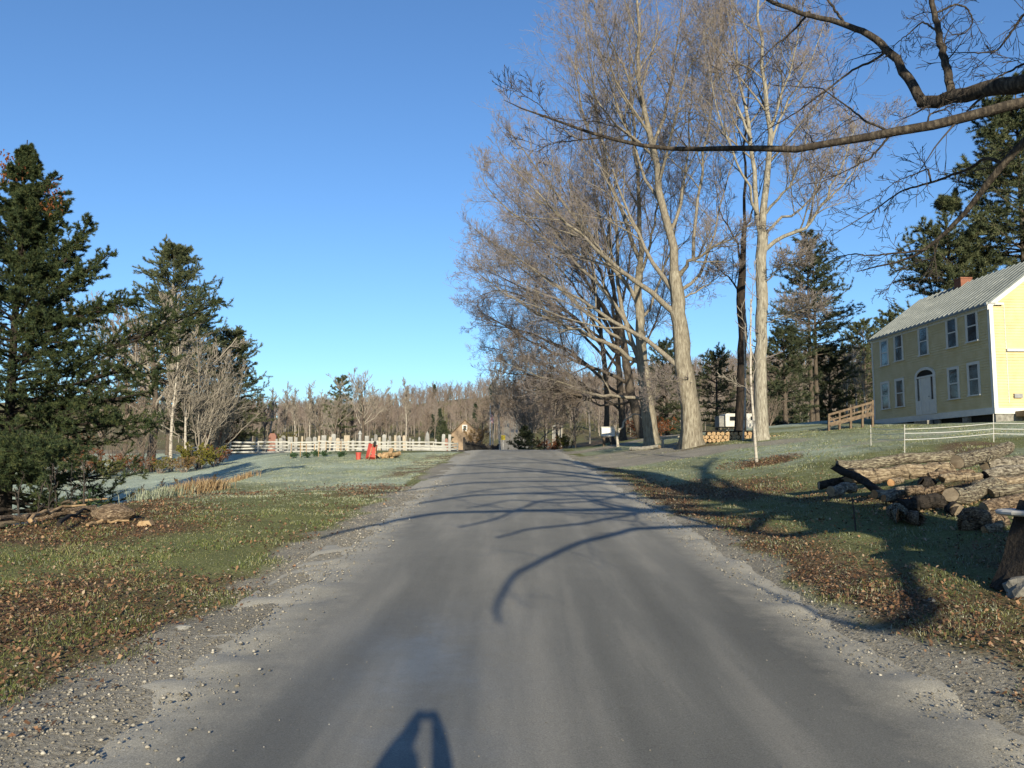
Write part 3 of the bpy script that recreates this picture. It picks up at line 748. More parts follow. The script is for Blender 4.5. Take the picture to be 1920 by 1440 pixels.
traced('sapling', 'slender pale sapling standing alone in a patch of red brown leaves', 'sapling', SAP[1],
  [(1419, 866, 6.5), (1413, 790, 5.5), (1408, 720, 5), (1407, 640, 4), (1408, 560, 3)],
  [([(1408, 690), (1402, 650), (1395, 610), (1390, 570)], 2, .8, .5), ([(1408, 720), (1418, 690), (1428, 650), (1436, 610)], 2, .8, -.5),
   ([(1410, 745), (1400, 728), (1378, 715), (1352, 706)], 1.6, .6, .3), ([(1408, 600), (1412, 540), (1414, 490)], 2.2, .8, 0)],
  (M['birch_bark'], M['twig_pale'], M['twig_pale'], M['twig_pale']), [(6, 38, .4, .12), (4, 40, .45, .15)], None, seed=27, lm=(.1, .1, .1, .1), trunk_sides=8, limb_sides=5, twig_r=.003)
traced('sapling', 'thin white stem growing close against the near black trunk', 'sapling', 44,
  [(1393, 822, 4.5), (1397, 760, 4), (1398, 700, 4), (1395, 640, 3), (1398, 580, 2.2)],
  [([(1397, 730), (1375, 716), (1345, 700)], 1.6, .6, 0), ([(1396, 660), (1405, 620), (1410, 580)], 1.6, .6, .3)],
  (M['birch_bark'], M['twig_pale'], M['twig_pale'], M['twig_pale']), [(6, 38, .4, .12), (4, 40, .45, .15)], None, seed=28, lm=(.1, .1, .1, .1), trunk_sides=8, limb_sides=5, twig_r=.004)
traced('sapling', 'bent pale sapling arching over beside the white box on posts', 'sapling', 58,
  [(1159, 846, 7), (1157, 820, 5.5), (1162, 803, 5)],
  [([(1161, 806), (1168, 792), (1179, 782), (1190, 776), (1197, 777), (1205, 784)], 4.5, 1.5, -1), ([(1158, 825), (1154, 810), (1153, 796)], 3, 1, .5)],
  (M['birch_bark'], M['birch_bark'], M['twig_pale'], M['twig_pale']), [(5, 40, .35, .15), (3, 40, .5, .15)], None, seed=29, lm=(.1, .1, .1, .1), trunk_sides=8, limb_sides=6)

# the tree that stands beside the camera, to the right: its limbs hang into the picture
OT = np.array([7.3, 4.6])
def O(px, py, Y): return P(px, py, Y)
tz = float(H(*OT))
o_trunk = (np.array([[OT[0], OT[1], tz - .2], [OT[0], OT[1], tz + 2], [OT[0] + .1, OT[1] + .1, tz + 5], [OT[0] + .2, OT[1] - .1, tz + 9], [OT[0] - .2, OT[1] - .3, tz + 14]]), np.array([.95, .78, .66, .45, .18]))
def op(pts, Y0, Y1, r0, r1, start=None):
    n = len(pts); s = np.linspace(0, 1, n)
    a = [P(p[0], p[1], Y0 + (Y1 - Y0) * s[i]) for i, p in enumerate(pts)]; r = list(np.linspace(r0, r1, n))
    if start is not None: a = [np.array([OT[0], OT[1], tz + start])] + a; r = [r0 * 1.25] + r
    return np.array(a), np.array(r)
def shade_limb(pix, zs, r0, r1, start):
    """a limb behind the camera whose shadow the photograph shows on the road"""
    a = []
    for (px, py), z in zip(pix, zs):
        gpt = G(px, py); s_ = (z - gpt[2]) / (-Lnp[2]); a.append(gpt - Lnp * s_)
    a = [np.array([OT[0], OT[1], tz + start])] + a
    return np.array(a), np.linspace(r0, r1, len(a))
OX, OY = OT
def shade_limb2(pix, yc, r0, r1, start):
    a = []
    for (px, py), y_ in zip(pix, yc):
        gpt = G(px, py); a.append(gpt - Lnp * ((gpt[1] - y_) / Lnp[1]))
    a = [np.array([OT[0], OT[1], tz + start])] + a
    return np.array(a), np.linspace(r0, r1, len(a))
SHADE = [([(1300, 962), (1180, 955), (1060, 958), (940, 960), (820, 962), (700, 985), (600, 1010)], [4.4, 4.2, 4, 3.8, 3.4, 2.8, 2.2], .13, .05, 4.2),
  ([(1240, 930), (1120, 922), (1000, 926), (880, 930), (780, 945)], [4.8, 5, 5.2, 5.4, 5.6], .12, .05, 5.2),
  ([(1180, 908), (1080, 903), (980, 904), (880, 906), (800, 915), (700, 925)], [4.4, 4.2, 4, 3.8, 3.6, 3.4], .12, .05, 6.4),
  ([(1140, 890), (1050, 884), (960, 886), (880, 888), (800, 896)], [4.8, 5, 5, 5.2, 5.4], .12, .05, 7.6),
  ([(1100, 872), (1000, 868), (920, 870), (850, 874)], [4.4, 4.2, 4, 3.8], .12, .05, 9.2),
  ([(1180, 955), (1100, 935), (1010, 940), (930, 975), (860, 990)], [4.2, 4.0, 3.8, 3.2, 2.6], .08, .03, 5),
  ([(1560, 1000), (1480, 962), (1400, 925), (1340, 895), (1300, 873)], [5, 5, 5, 5, 5], .16, .09, 3.5),
  ([(1260, 945), (1170, 968), (1080, 985), (1000, 992), (930, 1010)], [4.0, 3.8, 3.6, 3.2, 2.6], .07, .03, 4),
  ([(1200, 920), (1120, 940), (1040, 945), (960, 938), (890, 952)], [4.4, 4.4, 4.2, 3.8, 3.6], .07, .03, 5.5),
  ([(1150, 898), (1080, 912), (1000, 914), (920, 918), (850, 930)], [4.4, 4.4, 4.2, 4, 4], .07, .03, 7),
  ([(1120, 880), (1060, 895), (980, 896), (900, 898)], [4.6, 4.6, 4.6, 4.6], .07, .03, 8),
  ([(1090, 866), (1010, 861), (940, 862), (880, 866)], [4.6, 4.6, 4.6, 4.6], .09, .04, 10),
  ([(1400, 1000), (1300, 975), (1200, 940), (1130, 915)], [5, 5.4, 5.8, 6], .10, .04, 4.5)]
def hang(limb, px, rest, dY, r0, r1):
    """a side limb that starts on another limb where that one passes pixel column px"""
    q, rr = limb; d = q - np.array([0, 0, HC]); f = d[:, 1] * CT + d[:, 2] * ST; c = 960 + FPX * d[:, 0] / np.maximum(f, .5); c[f < .5] = 9e9
    i = int(np.argmin(np.abs(c - px))); j = i + 1 if i + 1 < len(c) and (c[i] - px) * (c[i + 1] - px) <= 0 else max(i - 1, 0)
    t = (px - c[i]) / (c[j] - c[i]) if j != i and abs(c[j] - c[i]) > 1e-6 else 0
    s0 = q[i] + (q[j] - q[i]) * np.clip(t, 0, 1); n = len(rest); sY = np.linspace(1 / n, 1, n)
    pts = [s0] + [P(a_, b_, s0[1] + dY * s) for (a_, b_), s in zip(rest, sY)]
    return np.array(pts), np.linspace(r0, r1, n + 1)
l1 = op([(2300, 60), (2060, 140), (1920, 157), (1850, 163), (1795, 183), (1730, 191)], 5.6, 7.0, .085, .052, 3.6)
l2 = op([(2250, 120), (2000, 170), (1920, 186), (1823, 220), (1736, 241), (1668, 247), (1607, 257), (1552, 271), (1481, 281), (1419, 278), (1365, 276), (1300, 284), (1203, 273), (1131, 258), (1087, 244), (1034, 223), (987, 206), (965, 200), (945, 188)], 5.8, 7.6, .046, .003, 3.2)
l3 = op([(2150, 150), (1960, 230), (1891, 291), (1849, 352), (1823, 383), (1778, 435), (1739, 467), (1704, 490), (1655, 496), (1607, 509)], 6.2, 7.6, .038, .004, 3.0)
l1a = hang(l1, 1730, [(1702, 146), (1675, 103), (1636, 69), (1584, 45), (1507, 27), (1429, -5), (1330, -60)], 1.2, .045, .014)
l1b = hang(l1, 1784, [(1778, 130), (1768, 94), (1760, 60), (1752, 26), (1742, -40), (1730, -160)], .6, .036, .02)
l4 = hang(l3, 1880, [(1849, 294), (1817, 318), (1746, 342), (1694, 355), (1639, 394), (1558, 442)], .8, .016, .003)
o_limbs = [l1, l2, l3, l1a, l1b, l4,
  hang(l1a, 1665, [(1637, 114), (1607, 126), (1542, 174), (1494, 210), (1439, 242), (1380, 300)], .7, .014, .003),
  hang(l1a, 1507, [(1530, -30), (1520, 20), (1490, 55), (1474, 69), (1439, 97), (1405, 135), (1370, 150)][1:], .5, .014, .003),
  hang(l1a, 1584, [(1560, 10), (1536, -20), (1480, -60)], .4, .014, .006),
  hang(l3, 1739, [(1690, 474), (1640, 480), (1600, 476), (1560, 484)], .4, .010, .003),
  hang(l3, 1704, [(1690, 505), (1672, 530), (1655, 560)], .2, .007, .002),
  hang(l3, 1760, [(1752, 480), (1738, 510), (1720, 535)], .2, .007, .002),
  hang(l1b, 1752, [(1790, 8), (1812, 14), (1826, 40), (1812, 62), (1786, 66), (1768, 48)], .2, .010, .003),
  hang(l1b, 1760, [(1730, 40), (1700, 66), (1668, 92)], .3, .010, .003),
  op([(2010, 60), (1960, 40), (1920, 24), (1895, 62), (1872, 95), (1830, 100), (1778, 98)], 6.2, 6.8, .016, .003),
  op([(2000, 120), (1950, 105), (1900, 130), (1860, 150), (1830, 170)], 6.2, 6.6, .014, .003),
  hang(l4, 1746, [(1740, 315), (1720, 325), (1680, 340), (1640, 372)], .3, .009, .002),
  hang(l2, 1668, [(1620, 225), (1590, 200), (1540, 165), (1450, 160)], .4, .010, .003),
  hang(l2, 1671, [(1655, 272), (1630, 297), (1590, 318), (1545, 340)], .3, .011, .003),
  hang(l2, 1736, [(1742, 215), (1768, 206), (1790, 195)], .1, .008, .004),
  hang(l2, 1203, [(1160, 240), (1120, 228), (1075, 225)], .2, .007, .002),
  hang(l2, 1131, [(1090, 262), (1040, 268), (990, 285)], .2, .007, .002),
  hang(l2, 1034, [(1010, 195), (985, 180), (960, 165)], .2, .005, .002),
  shade_limb([(1480, 1010), (1340, 985), (1200, 990), (1080, 1020), (960, 1080), (920, 1150), (935, 1170)], [3.9, 4.2, 4.4, 4.5, 4.4, 4.3, 4.2], .10, .025, 3.4),
  shade_limb([(1730, 1150), (1640, 1185), (1560, 1160), (1480, 1125), (1400, 1090)], [3.4, 3.6, 3.9, 4.1, 4.2], .10, .02, 3.0),
  *[shade_limb2(*a) for a in SHADE],
  (np.array([[OX, OY, tz + 7], [OX - 2.5, OY - .5, tz + 9.5], [OX - 5, OY - 1, tz + 11.5], [OX - 7.5, OY - 1.5, tz + 13]]), np.array([.18, .13, .08, .03])),
  (np.array([[OX, OY, tz + 6], [OX + 2.5, OY - .5, tz + 9], [OX + 5, OY - 2, tz + 11.5]]), np.array([.18, .12, .03])),
  (np.array([[OX, OY, tz + 8], [OX - 1.5, OY - 3, tz + 10.5], [OX - 3.5, OY - 5, tz + 12.5], [OX - 5, OY - 6.5, tz + 14]]), np.array([.17, .12, .07, .03])),
  (np.array([[OX, OY, tz + 9], [OX - 1.2, OY + .6, tz + 12], [OX - 3, OY + .8, tz + 15]]), np.array([.16, .1, .03])),
  (np.array([[OX, OY, tz + 5], [OX - 1, OY - 3, tz + 6.6], [OX - 3, OY - 5.5, tz + 7.6], [OX - 6, OY - 7, tz + 8.6]]), np.array([.15, .11, .07, .02]))]
root = empty('maple_tree', (OT[0], OT[1], tz), 'big bare tree beside the log heap whose dark limbs hang over the road', 'tree')
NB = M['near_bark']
build_tree(root, o_trunk, o_limbs, (NB, NB, M['twig_dark'], M['twig_dark']), [(8, 46, .15, .12, .15), (4, 42, .5, .14, .1), (3, 42, .55, .15)], twig_r=.0022, seed=31, trunk_sides=18, limb_sides=10, up=.02, rr0=.22, fine=True, nl=34, jk=.10, lm=(.35, .2, .12, .1))

# ------------------------------------------------------------------ conifers
def tufts(pos, axis_, k, ln, wd, spread, g):
    n = len(pos)
    d = nrm(axis_[:, None] + spread * g.normal(size=(n, k, 3)))
    side = nrm(np.cross(d, g.normal(size=(n, k, 3))))
    L = ln * g.uniform(.6, 1.2, (n, k, 1))
    p = pos[:, None] + .05 * ln * g.normal(size=(n, k, 3))
    v = np.stack([p - side * wd, p + side * wd, p + d * L], 2).reshape(-1, 3)
    F = np.arange(len(v)).reshape(-1, 3)
    r = np.clip(np.repeat(g.random(n), k) * .75 + .25 * g.random(n * k), 0, 1)
    return v, F, r

def along(Pq, n, t0, g):
    m, N, _ = Pq.shape
    t = t0 + (1 - t0) * (np.arange(n)[None] + g.random((m, n))) / n
    x = t * (N - 1); i = np.clip(np.floor(x).astype(int), 0, N - 2); f = (x - i)[..., None]; mi = np.arange(m)[:, None]
    pos = Pq[mi, i] * (1 - f) + Pq[mi, i + 1] * f; tan = nrm(Pq[mi, i + 1] - Pq[mi, i])
    return pos.reshape(-1, 3), tan.reshape(-1, 3)

def conifer(root, Ht, prof, first, whorl, nb, elev, needle, barkm, trunk_r, sec=8, sec_ratio=.42, n_t=5, k=15, ln=.27, wd=.018, spread=.7, up=.1, seed=1, explicit=(), droop=.0, trunks=1, ter=0, gap=.0):
    g = np.random.default_rng(seed)
    tv = []; polys = []; rads = []
    for tr in range(trunks):
        off = np.array([.55 * tr, .25 * tr, 0]); hh = Ht * (1 - .12 * tr)
        s = np.linspace(0, 1, 12)
        tp = np.stack([off[0] + .05 * Ht * .1 * np.sin(s * 3 + seed + tr), off[1] + 0 * s, s * hh - .15], 1)
        tv.append(tube_block(tp[None], (trunk_r * (1 - .93 * s))[None], 10))
        h = first * hh
        while h < hh * .965:
            hf = h / hh
            if g.random() > gap:
                a0 = g.uniform(0, 6.28)
                for b in range(nb):
                    a = a0 + 6.28 * b / nb + g.normal() * .35
                    L = max(prof(hf) * g.uniform(.6, 1.12), .12)
                    el = np.interp(hf, [first, 1], elev) + g.normal() * 7
                    d = np.array([math.cos(a) * math.cos(R_(el)), math.sin(a) * math.cos(R_(el)), math.sin(R_(el))])
                    q = [np.array([off[0], off[1], h])]
                    for j in range(6):
                        q.append(q[-1] + d * L / 6)
                        d = d + np.array([0, 0, (-droop if j < 3 else droop + up * .6)]) + .07 * g.normal(size=3); d /= np.linalg.norm(d)
                    polys.append(np.array(q)); rads.append(np.linspace(max(.012, .016 * L), .006, 7))
            h += whorl * g.uniform(.7, 1.3)
    for xi, pts in enumerate(explicit):
        pp, _ = resample(pts, np.zeros(len(pts)), 13)
        for rep in range({0: 4, 6: 2, 7: 2, 8: 2}.get(xi, 3)):
            for a_, b_ in ((0, 7), (3, 10), (6, 13)):
                q = pp[a_:b_] + (.05 + .12 * (rep > 0)) * g.normal(size=(1, 3)) + .03 * g.normal(size=(7, 3))
                polys.append(q); rads.append(np.linspace(.05 if rep == 0 else .012, .03 if (rep == 0 and b_ < 13) else .008, 7))
    B, BR = np.stack(polys), np.stack(rads)
    S, SR = spawn(B, BR, sec, t0=.15, ang=52, ratio=sec_ratio, up=up, wob=.12, npts=5, rr=.5, tip=.005, tl=.5, flat=.72, g=g)
    V, F = join(tv); mesh_np('trunk', V, F, barkm, root, smooth_=True)
    VB, FB = join([tube_block(B, BR, 5), tube_block(S, SR, 3)])
    p1, t1 = along(S, n_t, .1, g); p2, t2 = along(B, n_t * 2, .35, g)
    pos, ax = np.concatenate([p1, p2]), np.concatenate([t1, t2])
    if ter:
        T, TR = spawn(S, SR, ter, t0=.1, ang=50, ratio=.5, up=up * .5, wob=.1, npts=3, tip=.004, tl=.4, flat=.6, g=g)
        p3, t3 = along(T, n_t, .05, g); pos, ax = np.concatenate([pos, p3]), np.concatenate([ax, t3])
    V, F, r = tufts(pos, ax + np.array([0, 0, .25]), k, ln, wd, spread, g)
    mesh_np('crown', np.concatenate([V, VB]), [F, FB + len(V)], needle, root, rnd=np.concatenate([r, np.zeros(len(FB))]), mat2=barkm, midx=np.concatenate([np.zeros(len(F)), np.ones(len(FB))]))
    return root

# the near dark spruce at the left edge
SB = ground(8, 25.0)
def L_(px, py, dY=0): return P(px, py, SB[1] + dY) - SB
sp = empty('spruce_tree', SB, 'big dark spruce nearest the camera, ragged upswept boughs hanging over the brush heap', 'tree')
sp_exp = [[(0, 0, 4.2), L_(110, 700), L_(200, 655), L_(290, 622), L_(355, 595), L_(402, 565)],
          [(0, 0, 5.2), L_(90, 625), L_(150, 590), L_(215, 570), L_(255, 555)],
          [(0, 0, 6.0), L_(80, 570), L_(140, 530), L_(175, 505), L_(203, 478)],
          [(0, 0, 6.6), L_(70, 530), L_(120, 490), L_(150, 455), L_(172, 410)],
          [(0, 0, 8.0), L_(50, 450), L_(85, 420), L_(118, 380)],
          [(0, 0, 8.9), L_(40, 390), L_(75, 365), L_(105, 335)],
          [(0, 0, 3.6), L_(100, 730), L_(190, 705), L_(260, 690), L_(315, 655)],
          [(0, 0, 3.0), L_(110, 765), L_(190, 750), L_(255, 745), L_(300, 725)],
          [(0, 0, 2.4), L_(100, 795), L_(170, 790), L_(250, 800), L_(285, 790)],
          [(0, 0, 1.7), L_(70, 850, -2), L_(100, 860, -3), L_(130, 868, -3)],
          [(0, 0, 2.0), L_(40, 840, -3), L_(60, 845, -4), L_(88, 850, -4.5)]]
conifer(sp, 12.4, lambda h: np.interp(h, [0, .1, .35, .6, .8, 1], [3.0, 3.7, 3.1, 2.0, 1.0, .08]), .06, .30, 5, (0, 50), M['needle_spruce'], M['dark_bark'], .2,
        sec=11, sec_ratio=.36, n_t=11, k=6, ln=.10, wd=.009, spread=.8, up=.12, seed=41, explicit=sp_exp, droop=.07, ter=3)
g = np.random.default_rng(8)
cp = np.concatenate([np.stack([L_(g.normal(12, 16), g.normal(312, 14), g.uniform(-.7, .3)) for _ in range(90)]), np.stack([L_(g.normal(100, 9), g.normal(355, 14), g.uniform(-.6, .4)) for _ in range(40)]),
                     np.stack([L_(g.normal(85, 14), g.normal(385, 10), g.uniform(-.6, .4)) for _ in range(40)])])
V, F, r = tufts(cp, np.tile([0, 0, -1.], (len(cp), 1)), 5, .10, .02, .5, g)
mesh_np('cones', V, F, M['rust_leaf'], sp, rnd=r)

def wpine(h): return np.interp(h, [0, .25, .5, .75, .9, 1], [.6, .95, 1, .75, .45, .08])
def pine(px, topy, Y, rad, label, group=None, first=.25, whorl=.62, nb=5, trunk_r=.22, mat='needle_pine', seed=1, name='pine_tree', elev=(0, 40), **kw):
    b = ground(px, Y); top = P(px, topy, Y)[2]
    r = empty(name, b, label, 'tree', group)
    return conifer(r, top - b[2], lambda h: wpine(h) * rad, first, whorl, nb, elev, M[mat], M['grey_bark'], trunk_r, seed=seed, **kw)
GL = 'evergreens at the far side of the left field'
pine(312, 455, 80, 5.4, 'tallest pine behind the bare trees across the frosty field', GL, first=.12, nb=6, whorl=.55, sec=10, seed=51, n_t=6, k=15)
pine(428, 618, 98, 5.0, 'broad low pine beside the rust red bush at the cemetery fence', GL, first=.06, nb=6, whorl=.5, sec=10, seed=52, n_t=6, k=15)
pine(368, 585, 92, 4.4, 'shorter pine wedged between the two larger ones beyond the frosty field', GL, first=.1, seed=53)
GR = 'evergreens behind the house and lawn'
pine(1525, 430, 75, 4.6, 'tall twin trunked pine standing beyond the wooden ramp', GR, first=.40, whorl=.7, nb=4, trunk_r=.24, seed=54, trunks=2, mat='needle_dark', n_t=5, elev=(4, 30))
pine(1474, 618, 74, 3.4, 'dense dark evergreen beside the straight pale trunk', GR, first=.04, whorl=.55, seed=55, mat='needle_dark')
pine(1558, 650, 80, 3.0, 'dark evergreen filling the gap behind the wooden ramp', GR, first=.04, whorl=.55, seed=56, mat='needle_dark')
pine(1625, 600, 96, 4.2, 'bushy green pine showing just left of the house eaves', GR, first=.2, seed=57)
pine(1672, 583, 104, 4.0, 'pine top peeping over the far end of the house roof', GR, first=.2, seed=58)
pine(1795, 370, 62, 4.6, 'open crowned pine rising behind the brick chimney', GR, first=.3, whorl=.6, nb=6, seed=59, trunk_r=.26, gap=.12, sec=12, sec_ratio=.48, n_t=6, k=18, ln=.30, wd=.02)
pine(1940, 140, 60, 5.4, 'huge pine towering higher than all others over the house roof', GR, first=.3, whorl=.62, nb=6, seed=60, trunk_r=.34, gap=.08, sec=13, sec_ratio=.46, n_t=6, k=18, ln=.32, wd=.021)
pine(1252, 640, 88, 3.6, 'dark evergreen seen between the two pale maples', GR, first=.05, seed=61, mat='needle_dark')
pine(1345, 655, 100, 3.8, 'olive green pine behind the stout leaning maple', GR, first=.15, seed=62)
def small_conifer(px, topy, Y, rad, label, seed, name='spruce_tree'):
    b = ground(px, Y); r = empty(name, b, label, 'tree'); h = P(px, topy, Y)[2] - b[2]
    conifer(r, h, lambda t: rad * (1.02 - t), .03, .35, 6, (0, 35), M['needle_dark'], M['grey_bark'], .1, sec=5, n_t=3, k=7, ln=.28, wd=.03, seed=seed)
small_conifer(832, 788, 118, 1.9, 'small dark cone shaped spruce left of the brown house', 63)
small_conifer(984, 800, 84, 2.3, 'low dark evergreen at the roadside beyond the crest', 64, 'evergreen_bush')
pine(637, 702, 122, 2.6, 'round topped evergreen among bare trees behind the cemetery', None, first=.3, seed=65, whorl=.8)

# ------------------------------------------------------------------ smaller bare trees: three kinds, then copies
def proto(name, kind, seed):
    r = empty(name, (0, 0, 0), 'x', 'tree')
    g = np.random.default_rng(seed)
    s = np.linspace(0, 1, 8)
    if kind == 'round':
        tr = (np.stack([.15 * np.sin(s * 4), .1 * np.sin(s * 3), s * 6], 1), .20 * (1 - .7 * s)); nl, t0, an, ra = 13, .32, 48, 5.2
        mats = (M['grey_bark'], M['twig_pale'], M['twig_pale'], M['twig_pale'])
    elif kind == 'upright':
        tr = (np.stack([.12 * np.sin(s * 5), .1 * np.cos(s * 4), s * 9.6], 1), .13 * (1 - .85 * s)); nl, t0, an, ra = 20, .35, 30, 3.0
        mats = (M['birch_bark'], M['twig_pale'], M['twig_pale'], M['twig_pale'])
    elif kind == 'brown':
        tr = (np.stack([.15 * np.sin(s * 5), .1 * np.cos(s * 4), s * 8.5], 1), .15 * (1 - .8 * s)); nl, t0, an, ra = 18, .22, 40, 3.6
        mats = (M['grey_bark'], M['twig_brown'], M['twig_brown'], M['twig_brown'])
    else:  # fan: many stems from the ground
        tr = (np.stack([0 * s, 0 * s, s * 1.2], 1), .2 * (1 - .5 * s)); nl, t0, an, ra = 16, .25, 26, 8.5
        mats = (M['grey_bark'], M['twig_pale'], M['twig_pale'], M['twig_pale'])
    P0, R0 = resample(*tr, 10)
    q, rr = spawn(P0[None], R0[None], nl, t0=t0, ang=an, ratio=ra / max(np.linalg.norm(tr[0][-1]), .1), up=.18, wob=.10, npts=8, rr=.5, tip=.02, tl=.45 if kind != 'fan' else .1, g=g)
    build_tree(r, tr, [(a, b) for a, b in zip(q, rr)], mats, [(8, 42, .42, .13), (7, 42, .46, .16), (5, 40, .55, .2)], twig_r=.011, seed=seed, trunk_sides=8, limb_sides=5, origin=(0, 0, 0))
    return r
PROTO = {k: [proto(k, k, 70 + i * 3), proto(k, k, 71 + i * 3)] for i, k in enumerate(['round', 'upright', 'brown', 'fan'])}
PH = {'round': 10.0, 'upright': 12.0, 'brown': 11.0, 'fan': 10.0}
NAMES = {'round': 'bare_tree', 'upright': 'birch_tree', 'brown': 'bare_tree', 'fan': 'bare_tree'}
used = set()
def bare(kind, px, topy, Y, label, group, rot=None, wide=1.0):
    v = int(rng.integers(2)); src = PROTO[kind][v]
    b = ground(px, Y); h = P(px, topy, Y)[2] - b[2]
    o = src if (kind, v) not in used else copy_tree(src)
    used.add((kind, v))
    sc = h / PH[kind]
    o.name = NAMES[kind]; o.location = b; o.scale = (sc * wide, sc * wide, sc); o.rotation_euler = (0, 0, rng.uniform(0, 6.28) if rot is None else rot)
    tag(o, label, 'tree', group); return o
GA, GB, GC = 'bare trees across the left field', 'bare trees behind the cemetery', 'bare trees on the right slope'
for a in [
  ('upright', 322, 560, 58, 'white barked birch, larger of the pair at the edge of the left field'),
  ('upright', 346, 590, 59, 'white barked birch, right one of the pair at the edge of the left field'),
  ('round', 280, 458, 60, 'tall bare tree with pale forking limbs before the tallest pine'),
  ('brown', 228, 520, 62, 'brown bare tree showing between spruce boughs and tallest pine'),
  ('brown', 185, 600, 60, 'dim bare tree behind the ends of the spruce boughs'),
  ('fan', 405, 700, 64, 'leaning many stemmed tree in front of the broad low pine'),
  ('brown', 265, 700, 57, 'short tangled tree in the brush left of the birches'),
  ('fan', 372, 640, 61, 'pale many stemmed tree right of the birch pair'),
  ('brown', 120, 690, 60, 'bare tree deep in the shade behind the spruce')]:
    bare(*a, GA)
for a in [
  ('round', 678, 662, 118, 'largest bare tree behind the cemetery, round crowned against the sky'),
  ('upright', 760, 698, 114, 'tall narrow tree with twin pale stems behind the white obelisk'),
  ('round', 630, 715, 112, 'crooked leaning tree behind the cemetery column'),
  ('upright', 508, 712, 122, 'pale stemmed tree next to the broad low pine, behind the graves'),
  ('upright', 535, 708, 124, 'pale stemmed tree second along from the broad low pine'),
  ('upright', 551, 712, 120, 'forked pale tree behind the red granite monument'),
  ('upright', 580, 705, 126, 'thin pale tree midway between broad low pine and leaning tree'),
  ('round', 600, 700, 130, 'bare tree with hazy twigs just left of the round topped evergreen'),
  ('brown', 720, 745, 132, 'low bare tree between the largest tree and the twin stemmed one'),
  ('brown', 800, 750, 138, 'brown bare tree behind the white obelisk'),
  ('brown', 660, 740, 134, 'brown bare tree behind the trunk of the largest one'),
  ('brown', 495, 745, 118, 'low brown tree against the edge of the broad low pine'),
  ('brown', 905, 735, 150, 'brown bare tree rising right behind the brown house'),
  ('upright', 937, 640, 126, 'tall pale birch right of the flagpole'),
  ('upright', 925, 680, 132, 'thin birch close behind the flagpole')]:
    bare(*a, GB)
for a in [
  ('fan', 998, 690, 92, 'fan shaped grey tree beyond the crest of the road'),
  ('brown', 1045, 690, 112, 'brown bare tree behind the roadside bushes right of the crest'),
  ('brown', 1075, 680, 118, 'grey tree behind the small spreading apple tree'),
  ('upright', 1105, 690, 108, 'thin stemmed tree just right of the apple tree'),
  ('brown', 1165, 680, 104, 'bare tree behind the bent sapling'),
  ('brown', 1020, 720, 128, 'far bare tree above the low dark evergreen'),
  ('brown', 1300, 680, 108, 'bare tree between stout maple and near black trunk'),
  ('brown', 1370, 690, 112, 'bare tree behind the left end of the white camper'),
  ('brown', 1240, 700, 104, 'bare tree behind the long bench'),
  ('brown', 1455, 760, 76, 'low brown scrubby tree right of the white camper'),
  ('upright', 1590, 640, 88, 'white birch nearest the twin trunked pine'),
  ('upright', 1607, 625, 90, 'white birch in the middle of three beside the house'),
  ('upright', 1622, 640, 86, 'white birch closest to the house corner'),
  ('brown', 1600, 660, 100, 'dull bare tree behind the three white birches'),
  ('brown', 1410, 720, 106, 'bare tree behind the straight pale trunk')]:
    bare(*a, GC)
o = bare('round', 1080, 782, 74, 'small spreading apple tree with pale trunk beside the road', GC, wide=1.15)
o.name = 'apple_tree'
for k in PROTO:
    for i, s_ in enumerate(PROTO[k]):
        if (k, i) not in used:
            for c in list(s_.children): bpy.data.objects.remove(c)
            bpy.data.objects.remove(s_)

# ------------------------------------------------------------------ the far wooded hill (nobody could count it)
def wood_template(kind, seed):
    g = np.random.default_rng(seed)
    if kind == 'bare':
        s = np.linspace(0, 1, 5)
        P0 = np.stack([.2 * np.sin(s * 4 + seed), .2 * np.cos(s * 3), s * 9.5], 1)[None]; R0 = (.16 * (1 - .85 * s))[None]
        a = spawn(P0, R0, 13, t0=.25, ang=36 + 4 * (seed % 4), ratio=.34 + .03 * (seed % 3), up=.18, wob=.16, npts=4, rr=.5, tip=.03, g=g)
        b = spawn(*a, 6, t0=.15, ang=42, ratio=.5, up=.2, wob=.15, npts=3, tip=.026, g=g)
        c = spawn(*b, 3, t0=.2, ang=40, ratio=.6, up=.15, wob=.1, npts=2, tip=.024, g=g)
        bark_v, bark_f = tube_block(P0, R0, 4)
        V, F = join([tube_block(*a, 3), tube_block(*b, 3), tube_block(*c, 3)])
        return (bark_v, bark_f), (V, F)
    n = 420; h = g.random(n) ** .8 * 10 + 1; rr = (11.3 - h) * .26 * np.sqrt(g.random(n)); a = g.uniform(0, 6.28, n)
    pos = np.stack([rr * np.cos(a), rr * np.sin(a), h], 1); ax = np.stack([np.cos(a), np.sin(a), 0 * a - .1], 1)
    V, F, _ = tufts(pos, ax, 3, .8, .16, .6, g)
    return (V, F)
TB = [wood_template('bare', s) for s in (1, 2, 3, 7, 8, 9)]; TC = [wood_template('conifer', s) for s in (4, 5)]
n = 4200
pxx = rng.uniform(330, 2300, n)
y0_ = np.where(pxx < 1120, 215, 150); yy = y0_ + (500 - y0_) * rng.random(n) ** .85
xx = (pxx - 960) / FPX * yy
ok = ~((np.abs(pxx - 872) < 45) & (yy < 175)) & ~((np.abs(pxx - 1040) < 18) & (yy < 170))
xx, yy = xx[ok], yy[ok]; zz = H(xx, yy)
con = rng.random(len(xx)) < np.clip(.03 + .5 * smooth(.2, .6, vnoise(xx, yy, 60)) , 0, .5)
hs = rng.uniform(.65, 1.05, len(xx)) * np.where(con, .85, 1); an = rng.uniform(0, 6.28, len(xx))
